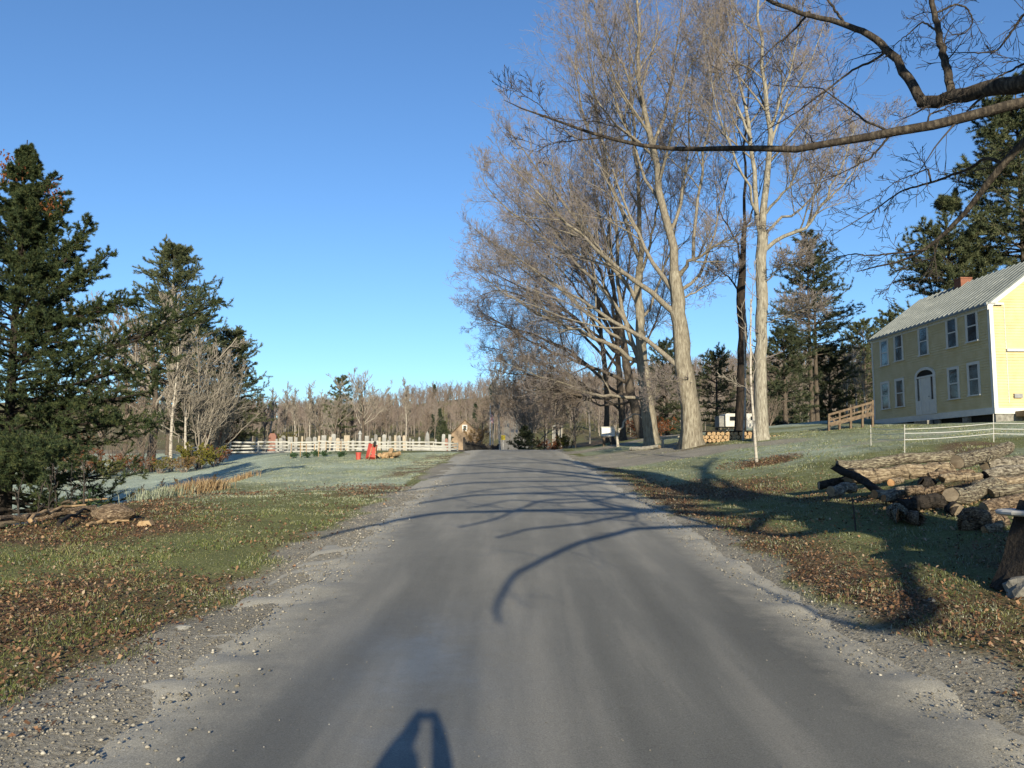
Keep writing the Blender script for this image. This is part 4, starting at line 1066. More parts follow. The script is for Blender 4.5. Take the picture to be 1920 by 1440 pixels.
def place(tpls, sel):
    parts = []; 
    idx = np.where(sel)[0]
    for j, T in enumerate(tpls):
        ids = idx[j::len(tpls)]
        if not len(ids): continue
        v, f = T; c_, s_ = np.cos(an[ids])[:, None], np.sin(an[ids])[:, None]; k = hs[ids][:, None]
        q = np.stack([(v[None, :, 0] * c_ - v[None, :, 1] * s_) * k + xx[ids][:, None], (v[None, :, 0] * s_ + v[None, :, 1] * c_) * k + yy[ids][:, None], v[None, :, 2] * k + zz[ids][:, None] - .2], -1)
        ff = (f[None] + (np.arange(len(ids)) * len(v))[:, None, None]).reshape(-1, f.shape[1])
        parts.append((q.reshape(-1, 3), ff))
    return join(parts)
far_root = empty('far_woods', (0, 200, 4), 'grey brown bare woods covering the far hillside', 'woods'); far_root['kind'] = 'stuff'
o_ = np.array([0, 200, 4.])
M['far_bark'] = nmat('far bark', [(.35, (.16, .13, .11)), (.65, (.36, .32, .28))], .08)
M['far_twig'] = nmat('far twigs', [(.32, (.17, .13, .115)), (.5, (.27, .215, .19)), (.68, (.35, .30, .265))], .03)
M['far_needle'] = rmat('far needles', [(0, (.03, .05, .035)), (1, (.07, .09, .05))])
V, F = place([t[0] for t in TB], ~con); mesh_np('trunks', V - o_, F, M['far_bark'], far_root)
V, F = place([t[1] for t in TB], ~con); mesh_np('bare_crowns', V - o_, F, M['far_twig'], far_root)
V, F = place(TC, con); mesh_np('evergreen_crowns', V - o_, F, M['far_needle'], far_root, rnd=rng.random(len(F)))
for c in far_root.children: c['kind'] = 'stuff'
print('TREES', sum(len(o.data.polygons) for o in bpy.data.objects if o.type == 'MESH'))
# ================================================================== built things
M['siding'] = None
def siding_mat(name, c1, c2):
    m, nt, bs = new_mat(name); N, Lk = nt.nodes, nt.links
    tc = N.new('ShaderNodeTexCoord'); sx = N.new('ShaderNodeSeparateXYZ'); Lk.new(tc.outputs['Object'], sx.inputs[0])
    a = N.new('ShaderNodeMath'); a.operation = 'MULTIPLY'; a.inputs[1].default_value = 1 / .13; Lk.new(sx.outputs[2], a.inputs[0])
    f = N.new('ShaderNodeMath'); f.operation = 'FRACT'; Lk.new(a.outputs[0], f.inputs[0])
    b = N.new('ShaderNodeBump'); b.inputs['Strength'].default_value = 1; b.inputs['Distance'].default_value = .02; b.invert = True
    Lk.new(f.outputs[0], b.inputs['Height']); Lk.new(b.outputs[0], bs.inputs['Normal'])
    nz = N.new('ShaderNodeTexNoise'); nz.inputs['Scale'].default_value = 1.7; nz.inputs['Detail'].default_value = 7; Lk.new(tc.outputs['Object'], nz.inputs['Vector'])
    r = ramp(nt, [(.35, c1), (.65, c2)]); Lk.new(nz.outputs[0], r.inputs[0])
    Lk.new(r.outputs[0], bs.inputs['Base Color']); bs.inputs['Roughness'].default_value = .6
    return m
M['siding'] = siding_mat('yellow clapboard', (.66, .53, .27), (.76, .63, .35))
M['trim'] = nmat('white trim paint', [(.3, (.66, .67, .68)), (.7, (.80, .80, .79))], 3, .55)
M['dirty_white'] = nmat('weathered white paint', [(.3, (.50, .49, .46)), (.7, (.74, .73, .70))], 6, .7)
M['roof'] = nmat('ribbed metal roof', [(.3, (.13, .155, .16)), (.55, (.20, .23, .24)), (.7, (.28, .31, .315))], 2.2, .5, 0, (1, .3, 1), 7, metal=.0, spec=.4)
M['glass'] = nmat('window glass', [(.3, (.012, .014, .018)), (.7, (.03, .033, .04))], 2, .06, .05, bdist=.01, spec=.8)
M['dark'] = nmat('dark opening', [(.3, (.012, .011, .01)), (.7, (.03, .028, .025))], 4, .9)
M['brick'] = nmat('brick', [(.3, (.19, .075, .05)), (.6, (.33, .14, .09)), (.75, (.40, .28, .22))], 14, .9, .4)
M['fieldstone'] = nmat('field stone', [(.3, (.12, .115, .105)), (.5, (.26, .25, .23)), (.7, (.42, .41, .38))], 5, .9, .6, bdist=.05)
M['grey_wood'] = nmat('weathered grey wood', [(.3, (.25, .22, .18)), (.5, (.42, .39, .33)), (.7, (.58, .55, .48))], 4, .85, .3, (1, 1, 6))
M['brown_wood'] = nmat('brown wood', [(.3, (.08, .055, .04)), (.5, (.16, .115, .08)), (.7, (.26, .20, .14))], 5, .85, .3)
M['dark_shaded_wood'] = nmat('dark and shaded wood', [(.3, (.018, .016, .016)), (.7, (.065, .06, .058))], 8, .8, .3)
M['tan_wood'] = nmat('fresh cut wood', [(.3, (.24, .15, .08)), (.5, (.40, .27, .15)), (.7, (.54, .40, .25))], 8, .85, .3)
M['red_plastic'] = nmat('red plastic', [(.3, (.48, .05, .035)), (.7, (.62, .10, .07))], 3, .5, spec=.5)
M['black_rubber'] = nmat('black rubber', [(.3, (.015, .015, .016)), (.7, (.04, .04, .04))], 5, .7)
M['metal'] = nmat('grey metal', [(.3, (.28, .28, .29)), (.7, (.42, .42, .43))], 5, .45, metal=.6)
M['tape'] = nmat('white tape', [(.3, (.72, .73, .75)), (.7, (.85, .85, .86))], 5, .5)
M['yellow_sign'] = nmat('yellow sign', [(.3, (.75, .55, .02)), (.7, (.85, .66, .04))], 5, .5)
M['brown_house'] = siding_mat('tan shingle', (.26, .17, .10), (.36, .25, .15))
M['marble'] = nmat('white marble', [(.3, (.22, .225, .23)), (.6, (.46, .47, .48))], 1.0, .8)
M['slate'] = nmat('grey slate', [(.3, (.16, .16, .17)), (.7, (.32, .32, .31))], 5, .8)
M['tan_stone'] = nmat('tan stone', [(.3, (.38, .32, .25)), (.7, (.56, .50, .42))], 5, .8)
M['red_granite'] = nmat('red granite', [(.3, (.20, .09, .07)), (.7, (.32, .15, .12))], 9, .5)

# ------------------------------------------------------------------ yellow house
HA = R_(2.6); ca_, sa_ = math.cos(HA), math.sin(HA)
C0 = P(1866, 775, 40.0)
def fy(px, py):
    d = ray(px, py); o = np.array([0, 0, HC]) - C0
    n = np.array([-ca_, -sa_, 0]); t = -(o @ n) / (d @ n); q = o + d * t
    return float(q @ np.array([-sa_, ca_, 0])), float(q[2])
house = empty('farmhouse', C0, 'two storey yellow clapboard house with ribbed metal roof and white door', 'house', rz=HA)
LY = fy(1641, 798)[0]; HE = 5.42; DX = 6.5; RISE = 2.45; OV = .22
MB().prism([(0, 0), (DX, 0), (DX, HE), (DX / 2, HE + RISE), (0, HE)], 'y', 0, LY).build('wall', M['siding'], house)
cb_ = MB(); nz_ = int(HE / .145)
for i in range(nz_):
    z_ = .30 + i * .145
    if z_ + .145 > HE - .28: break
    cb_.add([(-.022, .16, z_), (-.004, .16, z_), (-.004, .16, z_ + .145), (-.022, LY - .14, z_), (-.004, LY - .14, z_), (-.004, LY - .14, z_ + .145)], [(0, 1, 2), (5, 4, 3), (0, 2, 5, 3), (0, 3, 4, 1)])
z_ = .26
while z_ < HE + RISE - .5:
    u_ = DX / 2 if z_ < HE else max(0, DX / 2 * (1 - (z_ + .145 - HE) / RISE)); x0_ = max(DX / 2 - u_, .165); x1_ = DX / 2 + u_
    cb_.add([(x0_, -.022, z_), (x0_, -.004, z_), (x0_, -.004, z_ + .145), (x1_, -.022, z_), (x1_, -.004, z_), (x1_, -.004, z_ + .145)], [(0, 1, 2), (5, 4, 3), (0, 2, 5, 3), (0, 3, 4, 1)]); z_ += .145
cb_.build('clapboards', M['siding'], house)
# roof: two ribbed slopes
rf = MB(); sl = RISE / (DX / 2)
for s in (-1, 1):
    def rp(u, h): return (DX / 2 + s * u, HE + RISE - u * sl + h)
    U = DX / 2 + OV
    poly = [rp(0, .02), rp(U, .02), rp(U, .12), rp(0, .12)]
    rf.prism(poly, 'y', -OV, LY + OV)
    k = 0; y = -OV + .15
    while y < LY + OV - .1:
        rf.prism([rp(0, .118), rp(U - .005, .118), rp(U - .005, .185), rp(0, .185)], 'y', y, y + .07); y += .46
roof = rf.build('roof', M['roof'], house)
def hpx(x, y, z):
    q = C0 + np.array([x * ca_ - y * sa_, x * sa_ + y * ca_, z]) - np.array([0, 0, HC]); return 960 + FPX * q[0] / (q[1] * CT + q[2] * ST)
cys = np.linspace(0, LY, 200); cy = float(cys[np.argmin([abs(hpx(DX / 2, y, HE + RISE) - 1806) for y in cys])])
MB().box(DX / 2 - .33, cy - .33, HE + RISE - .4, DX / 2 + .33, cy + .33, HE + RISE + .38).box(DX / 2 - .36, cy - .36, HE + RISE + .38, DX / 2 + .36, cy + .36, HE + RISE + .46).build('chimney', M['brick'], roof)
# trim
MB().box(-.03, -.03, -.02, -.002, LY + .03, .30).box(-.03, -.032, -.02, DX, -.002, .26).build('skirt_board', M['trim'], house)
MB().box(-.035, -.035, .30, -.002, .16, HE - .28).box(-.034, -.034, .26, .16, -.003, HE - .16).build('corner_board', M['trim'], house)
MB().box(-.035, LY - .14, .30, -.002, LY + .03, HE - .28).build('corner_board', M['trim'], house)
MB().box(-.035, -.04, HE - .28, -.002, LY + .03, HE - .005).box(-.2, -OV, HE - .16, -.036, LY + OV, HE - .10).build('cornice', M['trim'], house)
g_ = MB()
for s in (-1, 1):
    a = (DX / 2, HE + RISE + .0); U = DX / 2 + OV
    def rp(u, h): return (DX / 2 + s * u, HE + RISE - u * sl + h)
    g_.prism([rp(0, .015), rp(U, .015), rp(U, -.22), rp(0, -.22)], 'y', -OV + .02, -OV + .06)
    g_.prism([rp(0, .015), rp(U, .015), rp(U, -.02), rp(0, -.02)], 'y', -OV + .06, -.002)
g_.box(-.25, -OV + .02, HE - .12, .62, -.003, HE - .02)
g_.build('rake_board', M['trim'], house)
# foundation: a block coloured near black for the crawl space's shade, with stone piers
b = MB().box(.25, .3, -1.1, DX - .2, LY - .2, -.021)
b.build('crawl_space_shade', M['dark'], house)
for yy_ in (2.3, 5.0, 8.2, 11.4):
    MB().box(.03, yy_, -1.1, .24, yy_ + .5, -.022).build('pier', M['fieldstone'], house, bevel=.03)
MB().box(.05, .04, -1.1, DX - .1, .28, -.022).build('foundation_stone', M['fieldstone'], house)
# windows
def window(yc, z0, w_, h_):
    fr = MB()
    fr.box(-.06, yc - w_ / 2 - .11, z0 - .06, -.002, yc - w_ / 2, z0 + h_ + .14).box(-.06, yc + w_ / 2, z0 - .06, -.002, yc + w_ / 2 + .11, z0 + h_ + .14)
    fr.box(-.075, yc - w_ / 2, z0 + h_, -.002, yc + w_ / 2, z0 + h_ + .14)
    f = fr.build('window', M['trim'], house)
    MB().box(-.11, yc - w_ / 2 - .14, z0 - .12, -.002, yc + w_ / 2 + .14, z0 - .06).build('sill', M['trim'], f)
    MB().box(-.030, yc - w_ / 2, z0 + h_ / 2, -.004, yc + w_ / 2, z0 + h_).box(-.0265, yc - w_ / 2, z0 - .06, -.004, yc + w_ / 2, z0 + h_ / 2).build('pane', M['glass'], f)
    s = MB()
    s.box(-.045, yc - w_ / 2, z0 + h_ / 2 - .03, -.031, yc + w_ / 2, z0 + h_ / 2 + .03)
    for t in (-.5, .5): s.box(-.043, yc + t * (w_ - .05) - .025, z0 - .05, -.0305, yc + t * (w_ - .05) + .025, z0 + h_)
    s.build('sash', M['trim'], f)
for px, py in ((1659, 662), (1685.5, 652), (1732, 640), (1785.5, 624), (1823, 611.5)):
    y_, z_ = fy(px, py); window(y_, z_ - .70, .82, 1.42)
for px, py in ((1661, 742), (1688, 737), (1789, 719), (1827, 711)):
    y_, z_ = fy(px, py); window(y_, z_ - .73, .82, 1.46)
# front door with sidelights under an arched fan
dy0 = fy(1756, 740)[0]; dy1 = fy(1719, 740)[0]; dc = (dy0 + dy1) / 2; dw = abs(dy1 - dy0)
zt = fy(1737, 708)[1]; za = fy(1737, 690)[1]
fr = MB()
fr.box(-.09, dc - dw / 2, .31, -.003, dc - dw / 2 + .16, zt).box(-.09, dc + dw / 2 - .16, .31, -.003, dc + dw / 2, zt)
fr.box(-.09, dc - dw / 2 - .02, zt, -.003, dc + dw / 2 + .02, zt + .1)
fr.box(-.08, dc - .56, .31, -.003, dc - .46, zt - .001).box(-.08, dc + .46, .31, -.003, dc + .56, zt - .001)
fr.box(-.075, dc - dw / 2 + .161, .31, -.003, dc - .561, 1.1).box(-.075, dc + .561, .31, -.003, dc + dw / 2 - .161, 1.1)
n_ = 16; arc = [(dc + (dw / 2 + .02) * math.cos(math.pi * i / n_), zt + .1 + (za - zt - .05) * math.sin(math.pi * i / n_)) for i in range(n_ + 1)]
arci = [(dc + (dw / 2 - .14) * math.cos(math.pi * i / n_), zt + .1 + (za - zt - .2) * math.sin(math.pi * i / n_)) for i in range(n_ + 1)]
for i in range(n_): fr.prism([arc[i], arc[i + 1], arci[i + 1], arci[i]], 'x', -.085, -.003)
dsur = fr.build('door_surround', M['trim'], house)
fan = MB().prism(arci, 'x', -.03, -.003); fan.build('fanlight', M['dark'], dsur)
for s in (-1, 1): MB().box(-.03, dc + s * (dw / 2 - .16) - (0 if s < 0 else 0), 1.1, -.004, dc + s * .56, zt - .002).build('sidelight', M['glass'], dsur)
dr = MB().box(-.05, dc - .46, .31, -.003, dc + .46, zt - .002)
for zz_ in (.45, 1.15): 
    for s in (-1, 1): dr.box(-.062, dc + s * .22 - .15, zz_, -.049, dc + s * .22 + .15, zz_ + .55)
door = dr.build('door', M['trim'], house)
MB().lathe([(.03, 0), (.035, .03), (.02, .06)], (-.08, dc - .38, 1.25), 8).build('handle', M['metal'], door)
MB().box(-.75, dc - .9, -.55, -.1, dc + .9, -.30).box(-.42, dc - .7, -.30, -.1, dc + .7, -.05).build('door_step', M['fieldstone'], house, bevel=.02)
# gable end: door hood, meter box and stacked planks
MB().box(.70, -.14, 3.02, 3.0, -.023, 3.14).build('hood_board', M['trim'], house)
MB().box(.95, -.12, .75, 1.35, -.004, .95).build('meter_box', M['metal'], house)
MB().box(.98, -.9, -.16, 2.8, -.05, .10).build('plank_step', M['tan_wood'], house)
MB().box(.70, -.03, .5, .74, -.004, HE).build('downpipe', M['dirty_white'], house)

# ------------------------------------------------------------------ electric tape fence before the house
fb = [G(1633, 836), G(1696, 849), G(1863, 829), G(2050, 812)]
ef = empty('tape_fence', fb[0], 'electric fence of white tapes on thin posts in front of the yellow house', 'fence')
def rel(p, o): return np.asarray(p) - np.array(o.location)
tops = [P(1632.5, 797, fb[0][1]), P(1696, 796, fb[1][1]), P(1862.5, 776, fb[2][1]), P(2060, 772, fb[3][1])]
for b_, t_ in zip(fb, tops):
    MB().tube([rel(b_ - [0, 0, .1], ef), rel(t_, ef)], .012, 6).build('post', M['dirty_white'], ef)
for lv in ([(1632.5, 803), (1696, 804.5), (1862.5, 793.5), (2060, 790)], [(1632.5, 813), (1696, 812.5), (1862.5, 804), (2060, 802)], [(1632.5, 822), (1696, 824.5), (1862.5, 813), (2060, 812)]):
    pts = []
    for i in range(3):
        a = P(*lv[i], fb[i][1]); b_ = P(*lv[i + 1], fb[i + 1][1])
        for s in np.linspace(0, 1, 9)[(1 if i else 0):]: pts.append(rel(a + (b_ - a) * s - np.array([0, 0, .12 * s * (1 - s)]), ef))
    MB().tube(pts, .008, 5).build('tape', M['tape'], ef)

# ------------------------------------------------------------------ wooden ramp at the far end of the house
RY = 47.0
rb = ground(1556, RY); ramp_ = empty('wooden_ramp', rb, 'brown wooden ramp with railings climbing to the far end of the house', 'ramp')
def rq(px, py, dy=0): return rel(P(px, py, RY + dy), ramp_)
pw = MB()
d = MB()
for dy in (0, 1.5):
    MB().bar(rq(1556, 796, dy), rq(1638, 775, dy), .08, .22).build('stringer', M['brown_wood'], ramp_)
    MB().bar(rq(1553, 778, dy), rq(1636, 754, dy), .09, .12).build('handrail', M['brown_wood'], ramp_)
    MB().bar(rq(1556, 788, dy), rq(1636, 765, dy), .05, .1).build('rail', M['brown_wood'], ramp_)
    for px, pt, pb in ((1554, 776, 812), (1574, 771, 812), (1595, 765, 808), (1617, 758, 806), (1636, 750, 804)):
        MB().bar(rq(px, pt, dy), rq(px, pb, dy), .11, .11).build('post', M['brown_wood'], ramp_)
    MB().bar(rq(1556, 782, dy), rq(1573, 797, dy), .06, .08).build('brace', M['brown_wood'], ramp_)
    MB().bar(rq(1636, 756, dy), rq(1623, 778, dy), .06, .08).build('brace', M['brown_wood'], ramp_)
a, b_ = rq(1556, 793, 0), rq(1638, 772, 0); c_, d_ = rq(1638, 772, 1.5), rq(1556, 793, 1.5)
MB().add([a, b_, c_, d_] + [p - np.array([0, 0, .06]) for p in (a, b_, c_, d_)], [(0, 1, 2, 3), (7, 6, 5, 4), (0, 4, 5, 1), (1, 5, 6, 2), (2, 6, 7, 3), (3, 7, 4, 0)]).build('deck', M['grey_wood'], ramp_)

# ------------------------------------------------------------------ white camper
CY = 70.0
cb = P(1356, 800, CY); camper = empty('camper', (cb[0], cb[1], float(H(cb[0], cb[1]))), 'white camper trailer with two small dark windows behind the firewood', 'camper')
def cq(px, py): q = rel(P(px, py, CY), camper); return q[0], q[2]
x0, zt_ = cq(1360, 775); x1, zb_ = cq(1442, 815); xm, zl = cq(1393, 800)
MB().prism([(x0, zl), (xm, zl), (xm, zb_), (x1, zb_), (x1, zt_ - .15), (x1 - .15, zt_), (x0 + .1, zt_), (x0, zt_ - .1)], 'y', 0, 2.2).build('body', M['dirty_white'], camper, bevel=.04)
MB().box(x0 - .45, .35, zl, x0 - .001, 1.9, zt_ - .2).build('front_box', M['slate'], camper, bevel=.04)
for pa, pb in (((1368, 781), (1379, 789)), ((1407, 781), (1416, 788))):
    xa, za_ = cq(*pa); xb, zb2 = cq(*pb)
    f = MB().box(xa - .05, -.03, zb2 - .05, xb + .05, -.001, zb2).box(xa - .05, -.03, za_, xb + .05, -.001, za_ + .05).box(xa - .05, -.03, zb2, xa, -.001, za_).box(xb, -.03, zb2, xb + .05, -.001, za_).build('window', M['dirty_white'], camper)
    MB().box(xa, -.012, zb2, xb, -.002, za_).build('pane', M['glass'], f)
for xx_ in (xm + 1.1,):
    w_ = MB(); w_.tube([(xx_, -.05, .0 + .33), (xx_, .2, .33)], .33, 16); wh = w_.build('wheel', M['black_rubber'], camper)
MB().box(x0 + .3, .9, 0, x0 + .4, 1.0, zl).build('jack_stand', M['metal'], camper)

# ------------------------------------------------------------------ firewood stack: every split piece is a thing
FWY = 45.5; FWZ = float(H(12.6, 45.5)) - .16
def fw_mesh(seed):
    g = np.random.default_rng(seed); r = .125
    poly = [(r * math.cos(a) * g.uniform(.75, 1.1), r * math.sin(a) * g.uniform(.75, 1.1)) for a in np.linspace(.2, 6.0, 7)]
    return MB().prism(poly, 'y', 0, .42)
fwm = [fw_mesh(s).build('firewood', M['tan_wood']) for s in range(4)]
cnt = 0
xs0, xs1 = ground(1314, FWY)[0], ground(1470, FWY)[0]
for row in range(3):
    nrow = int((xs1 - xs0) / .245)
    for i in range(nrow):
        xx_ = xs0 + (i + .5 * (row % 2)) * .245 + rng.normal() * .015
        if row >= 2 and (i < 2 or i > nrow - 4): continue
        o = fwm[cnt % 4] if cnt < 4 else fwm[cnt % 4].copy()
        if cnt >= 4: COL.objects.link(o)
        o.location = (xx_, FWY + rng.normal() * .02, FWZ + .10 + row * .19); o.rotation_euler = (0, rng.uniform(0, 6.28), rng.normal() * .05)
        tag(o, 'split firewood piece with its pale end showing in the low stack behind the trunks', 'firewood', 'split firewood in the low stack'); cnt += 1
MB().prism([(0, 0), (3.6, .01), (3.6, .05), (1.8, .07), (0, .05)], 'y', 0, .6).build('tarp', M['dark'], loc=(xs0 - .15, FWY - .05, FWZ + .59))
tag(bpy.data.objects['tarp'], 'dark sheet lying along the top of the firewood stack', 'tarp')

# ------------------------------------------------------------------ bench, fallen log, white box on posts
bb = ground(1240, 49); bench = empty('bench', bb, 'long plain bench standing between the two pale maples', 'bench')
x1 = ground(1284, 49)[0] - bb[0]; dz = float(H(bb[0] + x1, 49)) - bb[2]
MB().add([(0, 0, .46), (x1, 0, .46 + dz), (x1, .4, .46 + dz), (0, .4, .46), (0, 0, .53), (x1, 0, .53 + dz), (x1, .4, .53 + dz), (0, .4, .53)], [(0, 3, 2, 1), (4, 5, 6, 7), (0, 1, 5, 4), (1, 2, 6, 5), (2, 3, 7, 6), (3, 0, 4, 7)]).build('seat', M['grey_wood'], bench)
for xx_ in (.12, x1 - .2):
    for yy_ in (.05, .33): MB().bar((xx_, yy_, -.1), (xx_, yy_, .46 + dz * (xx_ / x1)), .09).build('leg', M['grey_wood'], bench)
MB().bar((.12, .2, .12), (x1 - .2, .2, .12 + dz), .05, .09).build('stretcher', M['grey_wood'], bench)

def bark_log(name, a, b, r, label, group, mat, endmat, seed=0, rough=.10, sides=36, taper=.9, hollow=False, jag=0):
    a, b = np.asarray(a, float), np.asarray(b, float); n = 60; g = np.random.default_rng(seed)
    L = np.linalg.norm(b - a); org = (a + b) / 2
    s = np.linspace(0, 1, n); p = a + (b - a) * s[:, None] + .45 * r * np.stack([vnoise(s * 3 + seed * 5, s * 0 + k * 7.7, 1.0) for k in range(3)], 1) + .04 * r * g.normal(size=(n, 3))
    rr = r * (1 - (1 - taper) * s)
    V, F = tube_block(p[None], rr[None], sides)
    cen = np.repeat(p, sides, 0); an_ = np.tile(np.arange(sides), n); al = np.repeat(np.arange(n), sides)
    lump = 1 + rough * (1.3 * vnoise(np.cos(an_ * 2 * np.pi / sides) * 1.4 + seed * 9, np.sin(an_ * 2 * np.pi / sides) * 1.4 + al * .12, 1.0) + .55 * vnoise(an_ * .55 + seed * 9, al * .22, 1.0) + .5 * vnoise(an_ * 1.1 + seed * 4, al * .5, 1.0) + .12 * g.normal(size=len(an_)))
    V = cen + (V - cen) * lump[:, None]
    if jag:
        d_ = nrm(b - a); k = np.arange(sides); V[:sides] -= d_ * (jag * g.random(sides))[:, None]
    root = mesh_np(name, V - org, F, mat, None, smooth_=True, loc=org)
    tag(root, label, 'log', group)
    for e, (sl_, flip) in enumerate(((slice(0, sides), 1), (slice((n - 1) * sides, n * sides), -1))):
        ring = V[sl_]; c = ring.mean(0); d_ = nrm(b - a) * (-flip)
        ring = c + (ring - c) * .96 + d_ * .004; inner = c + (ring - c) * .5 + d_ * (.01 if not hollow else -.25)
        vv = np.concatenate([ring, inner, [c + d_ * (.012 if not hollow else -.3)]]) - org
        f4 = np.array([[i, (i + 1) % sides, sides + (i + 1) % sides, sides + i] for i in range(sides)]); f3 = np.array([[sides + i, sides + (i + 1) % sides, 2 * sides] for i in range(sides)])
        mesh_np('cut_end', vv, [f4, f3], endmat, root)
    return root
M['log_bark'] = nmat('lichen covered bark', [(.36, (.032, .026, .022)), (.46, (.16, .13, .10)), (.55, (.34, .30, .225)), (.66, (.62, .59, .44))], 7, .95, 1.0, (1.3, 6, 6), 9, .07)
M['log_brown'] = nmat('brown log bark', [(.36, (.035, .025, .018)), (.48, (.18, .125, .085)), (.6, (.42, .32, .22)), (.7, (.66, .56, .42))], 8, .95, 1.0, (1.3, 6, 6), 9, .06)
M['log_dark'] = nmat('dark and shaded log bark', [(.35, (.012, .010, .009)), (.65, (.05, .04, .034))], 8, .9, 1.0, (1.5, 3, 3), 8, .04)
M['log_end'] = nmat('sawn log end', [(.3, (.10, .075, .05)), (.5, (.20, .155, .105)), (.7, (.32, .25, .17))], 7, .9, .3)
M['log_orange'] = nmat('orange sawn wood', [(.3, (.26, .12, .05)), (.5, (.42, .22, .10)), (.7, (.55, .36, .19))], 7, .9, .4)
fl = ground(1184, 50); f2 = ground(1236, 48)
bark_log('log', fl + [0, 0, .1], f2 + [0, 0, .1], .12, 'thin grey log lying on the grass left of the long bench', None, M['grey_wood'], M['log_end'], 3)

bx = ground(1140, 61); box_ = empty('roadside_box', bx, 'white planked box on two dark wooden legs at the roadside', 'mailbox')
def bq(px, py): q = rel(P(px, py, 61), box_); return q[0], q[2]
xa, zA = bq(1128, 801.5); xb, zB = bq(1153, 818)
MB().box(xa, 0, zB, xb, .55, zA).build('box', M['trim'], box_, bevel=.015)
pl = MB()
for i in range(1, 4): pl.box(xa + .01, -.008, zB + (zA - zB) * i / 4 - .006, xb - .01, -.001, zB + (zA - zB) * i / 4 + .006)
for i in (1, 2): pl.box(xa + (xb - xa) * i / 3 - .006, -.0085, zB + .01, xa + (xb - xa) * i / 3 + .006, -.0012, zA - .01)
pl.build('plank_seams', M['slate'], box_)
MB().prism([(xa - .06, zA), (xb + .06, zA), (xb + .04, zA + .05), (xa - .04, zA + .05)], 'y', -.05, .6).build('lid', M['dirty_white'], box_)
MB().box(xa + .1, .05, -.1, xa + .25, .45, zB).build('leg', M['brown_wood'], box_)
MB().prism([(xb - .45, zB), (xb - .1, zB), (xb + .25, -.1), (xb - .25, -.1)], 'y', .05, .45).build('leg', M['dark_shaded_wood'], box_)
MB().box(xa + .02, .02, zB - .1, xb - .02, .5, zB - .001).build('shelf', M['dark_shaded_wood'], box_)

# ------------------------------------------------------------------ log pile
LP = 'logs in the heap below the house'
def lp(px, py, Y): return P(px, py, Y)
M['log_grey'] = nmat('grey log bark', [(.36, (.05, .042, .035)), (.5, (.24, .21, .17)), (.64, (.52, .48, .40))], 5, .95, 1.0, (1.5, 5, 5), 9, .06)
M['log_tan'] = nmat('peeled tan log', [(.38, (.07, .05, .035)), (.5, (.26, .20, .135)), (.64, (.48, .40, .29))], 6, .9, .8, (1.0, 6, 6), 8, .04)
M['log_end'] = nmat('sawn log end', [(.3, (.16, .125, .09)), (.5, (.30, .24, .17)), (.7, (.46, .38, .28))], 5, .9, .4)
def ring_mat(m):
    nt = m.node_tree; N, Lk = nt.nodes, nt.links; bs = nt.nodes['Principled BSDF']
    tc = N.new('ShaderNodeTexCoord'); wv = N.new('ShaderNodeTexWave'); wv.wave_type = 'RINGS'; wv.rings_direction = 'X'; wv.inputs['Scale'].default_value = 22; wv.inputs['Distortion'].default_value = 2.5; wv.inputs['Detail'].default_value = 3
    Lk.new(tc.outputs['Object'], wv.inputs['Vector'])
    mr = N.new('ShaderNodeMapRange'); Lk.new(wv.outputs['Fac'], mr.inputs[0]); mr.inputs[3].default_value = .55; mr.inputs[4].default_value = 1.25
    src = bs.inputs['Base Color'].links[0].from_socket
    sc = N.new('ShaderNodeVectorMath'); sc.operation = 'SCALE'; Lk.new(src, sc.inputs[0]); Lk.new(mr.outputs[0], sc.inputs['Scale']); Lk.new(sc.outputs[0], bs.inputs['Base Color'])
for k_ in ('log_end', 'log_orange'): ring_mat(M[k_])
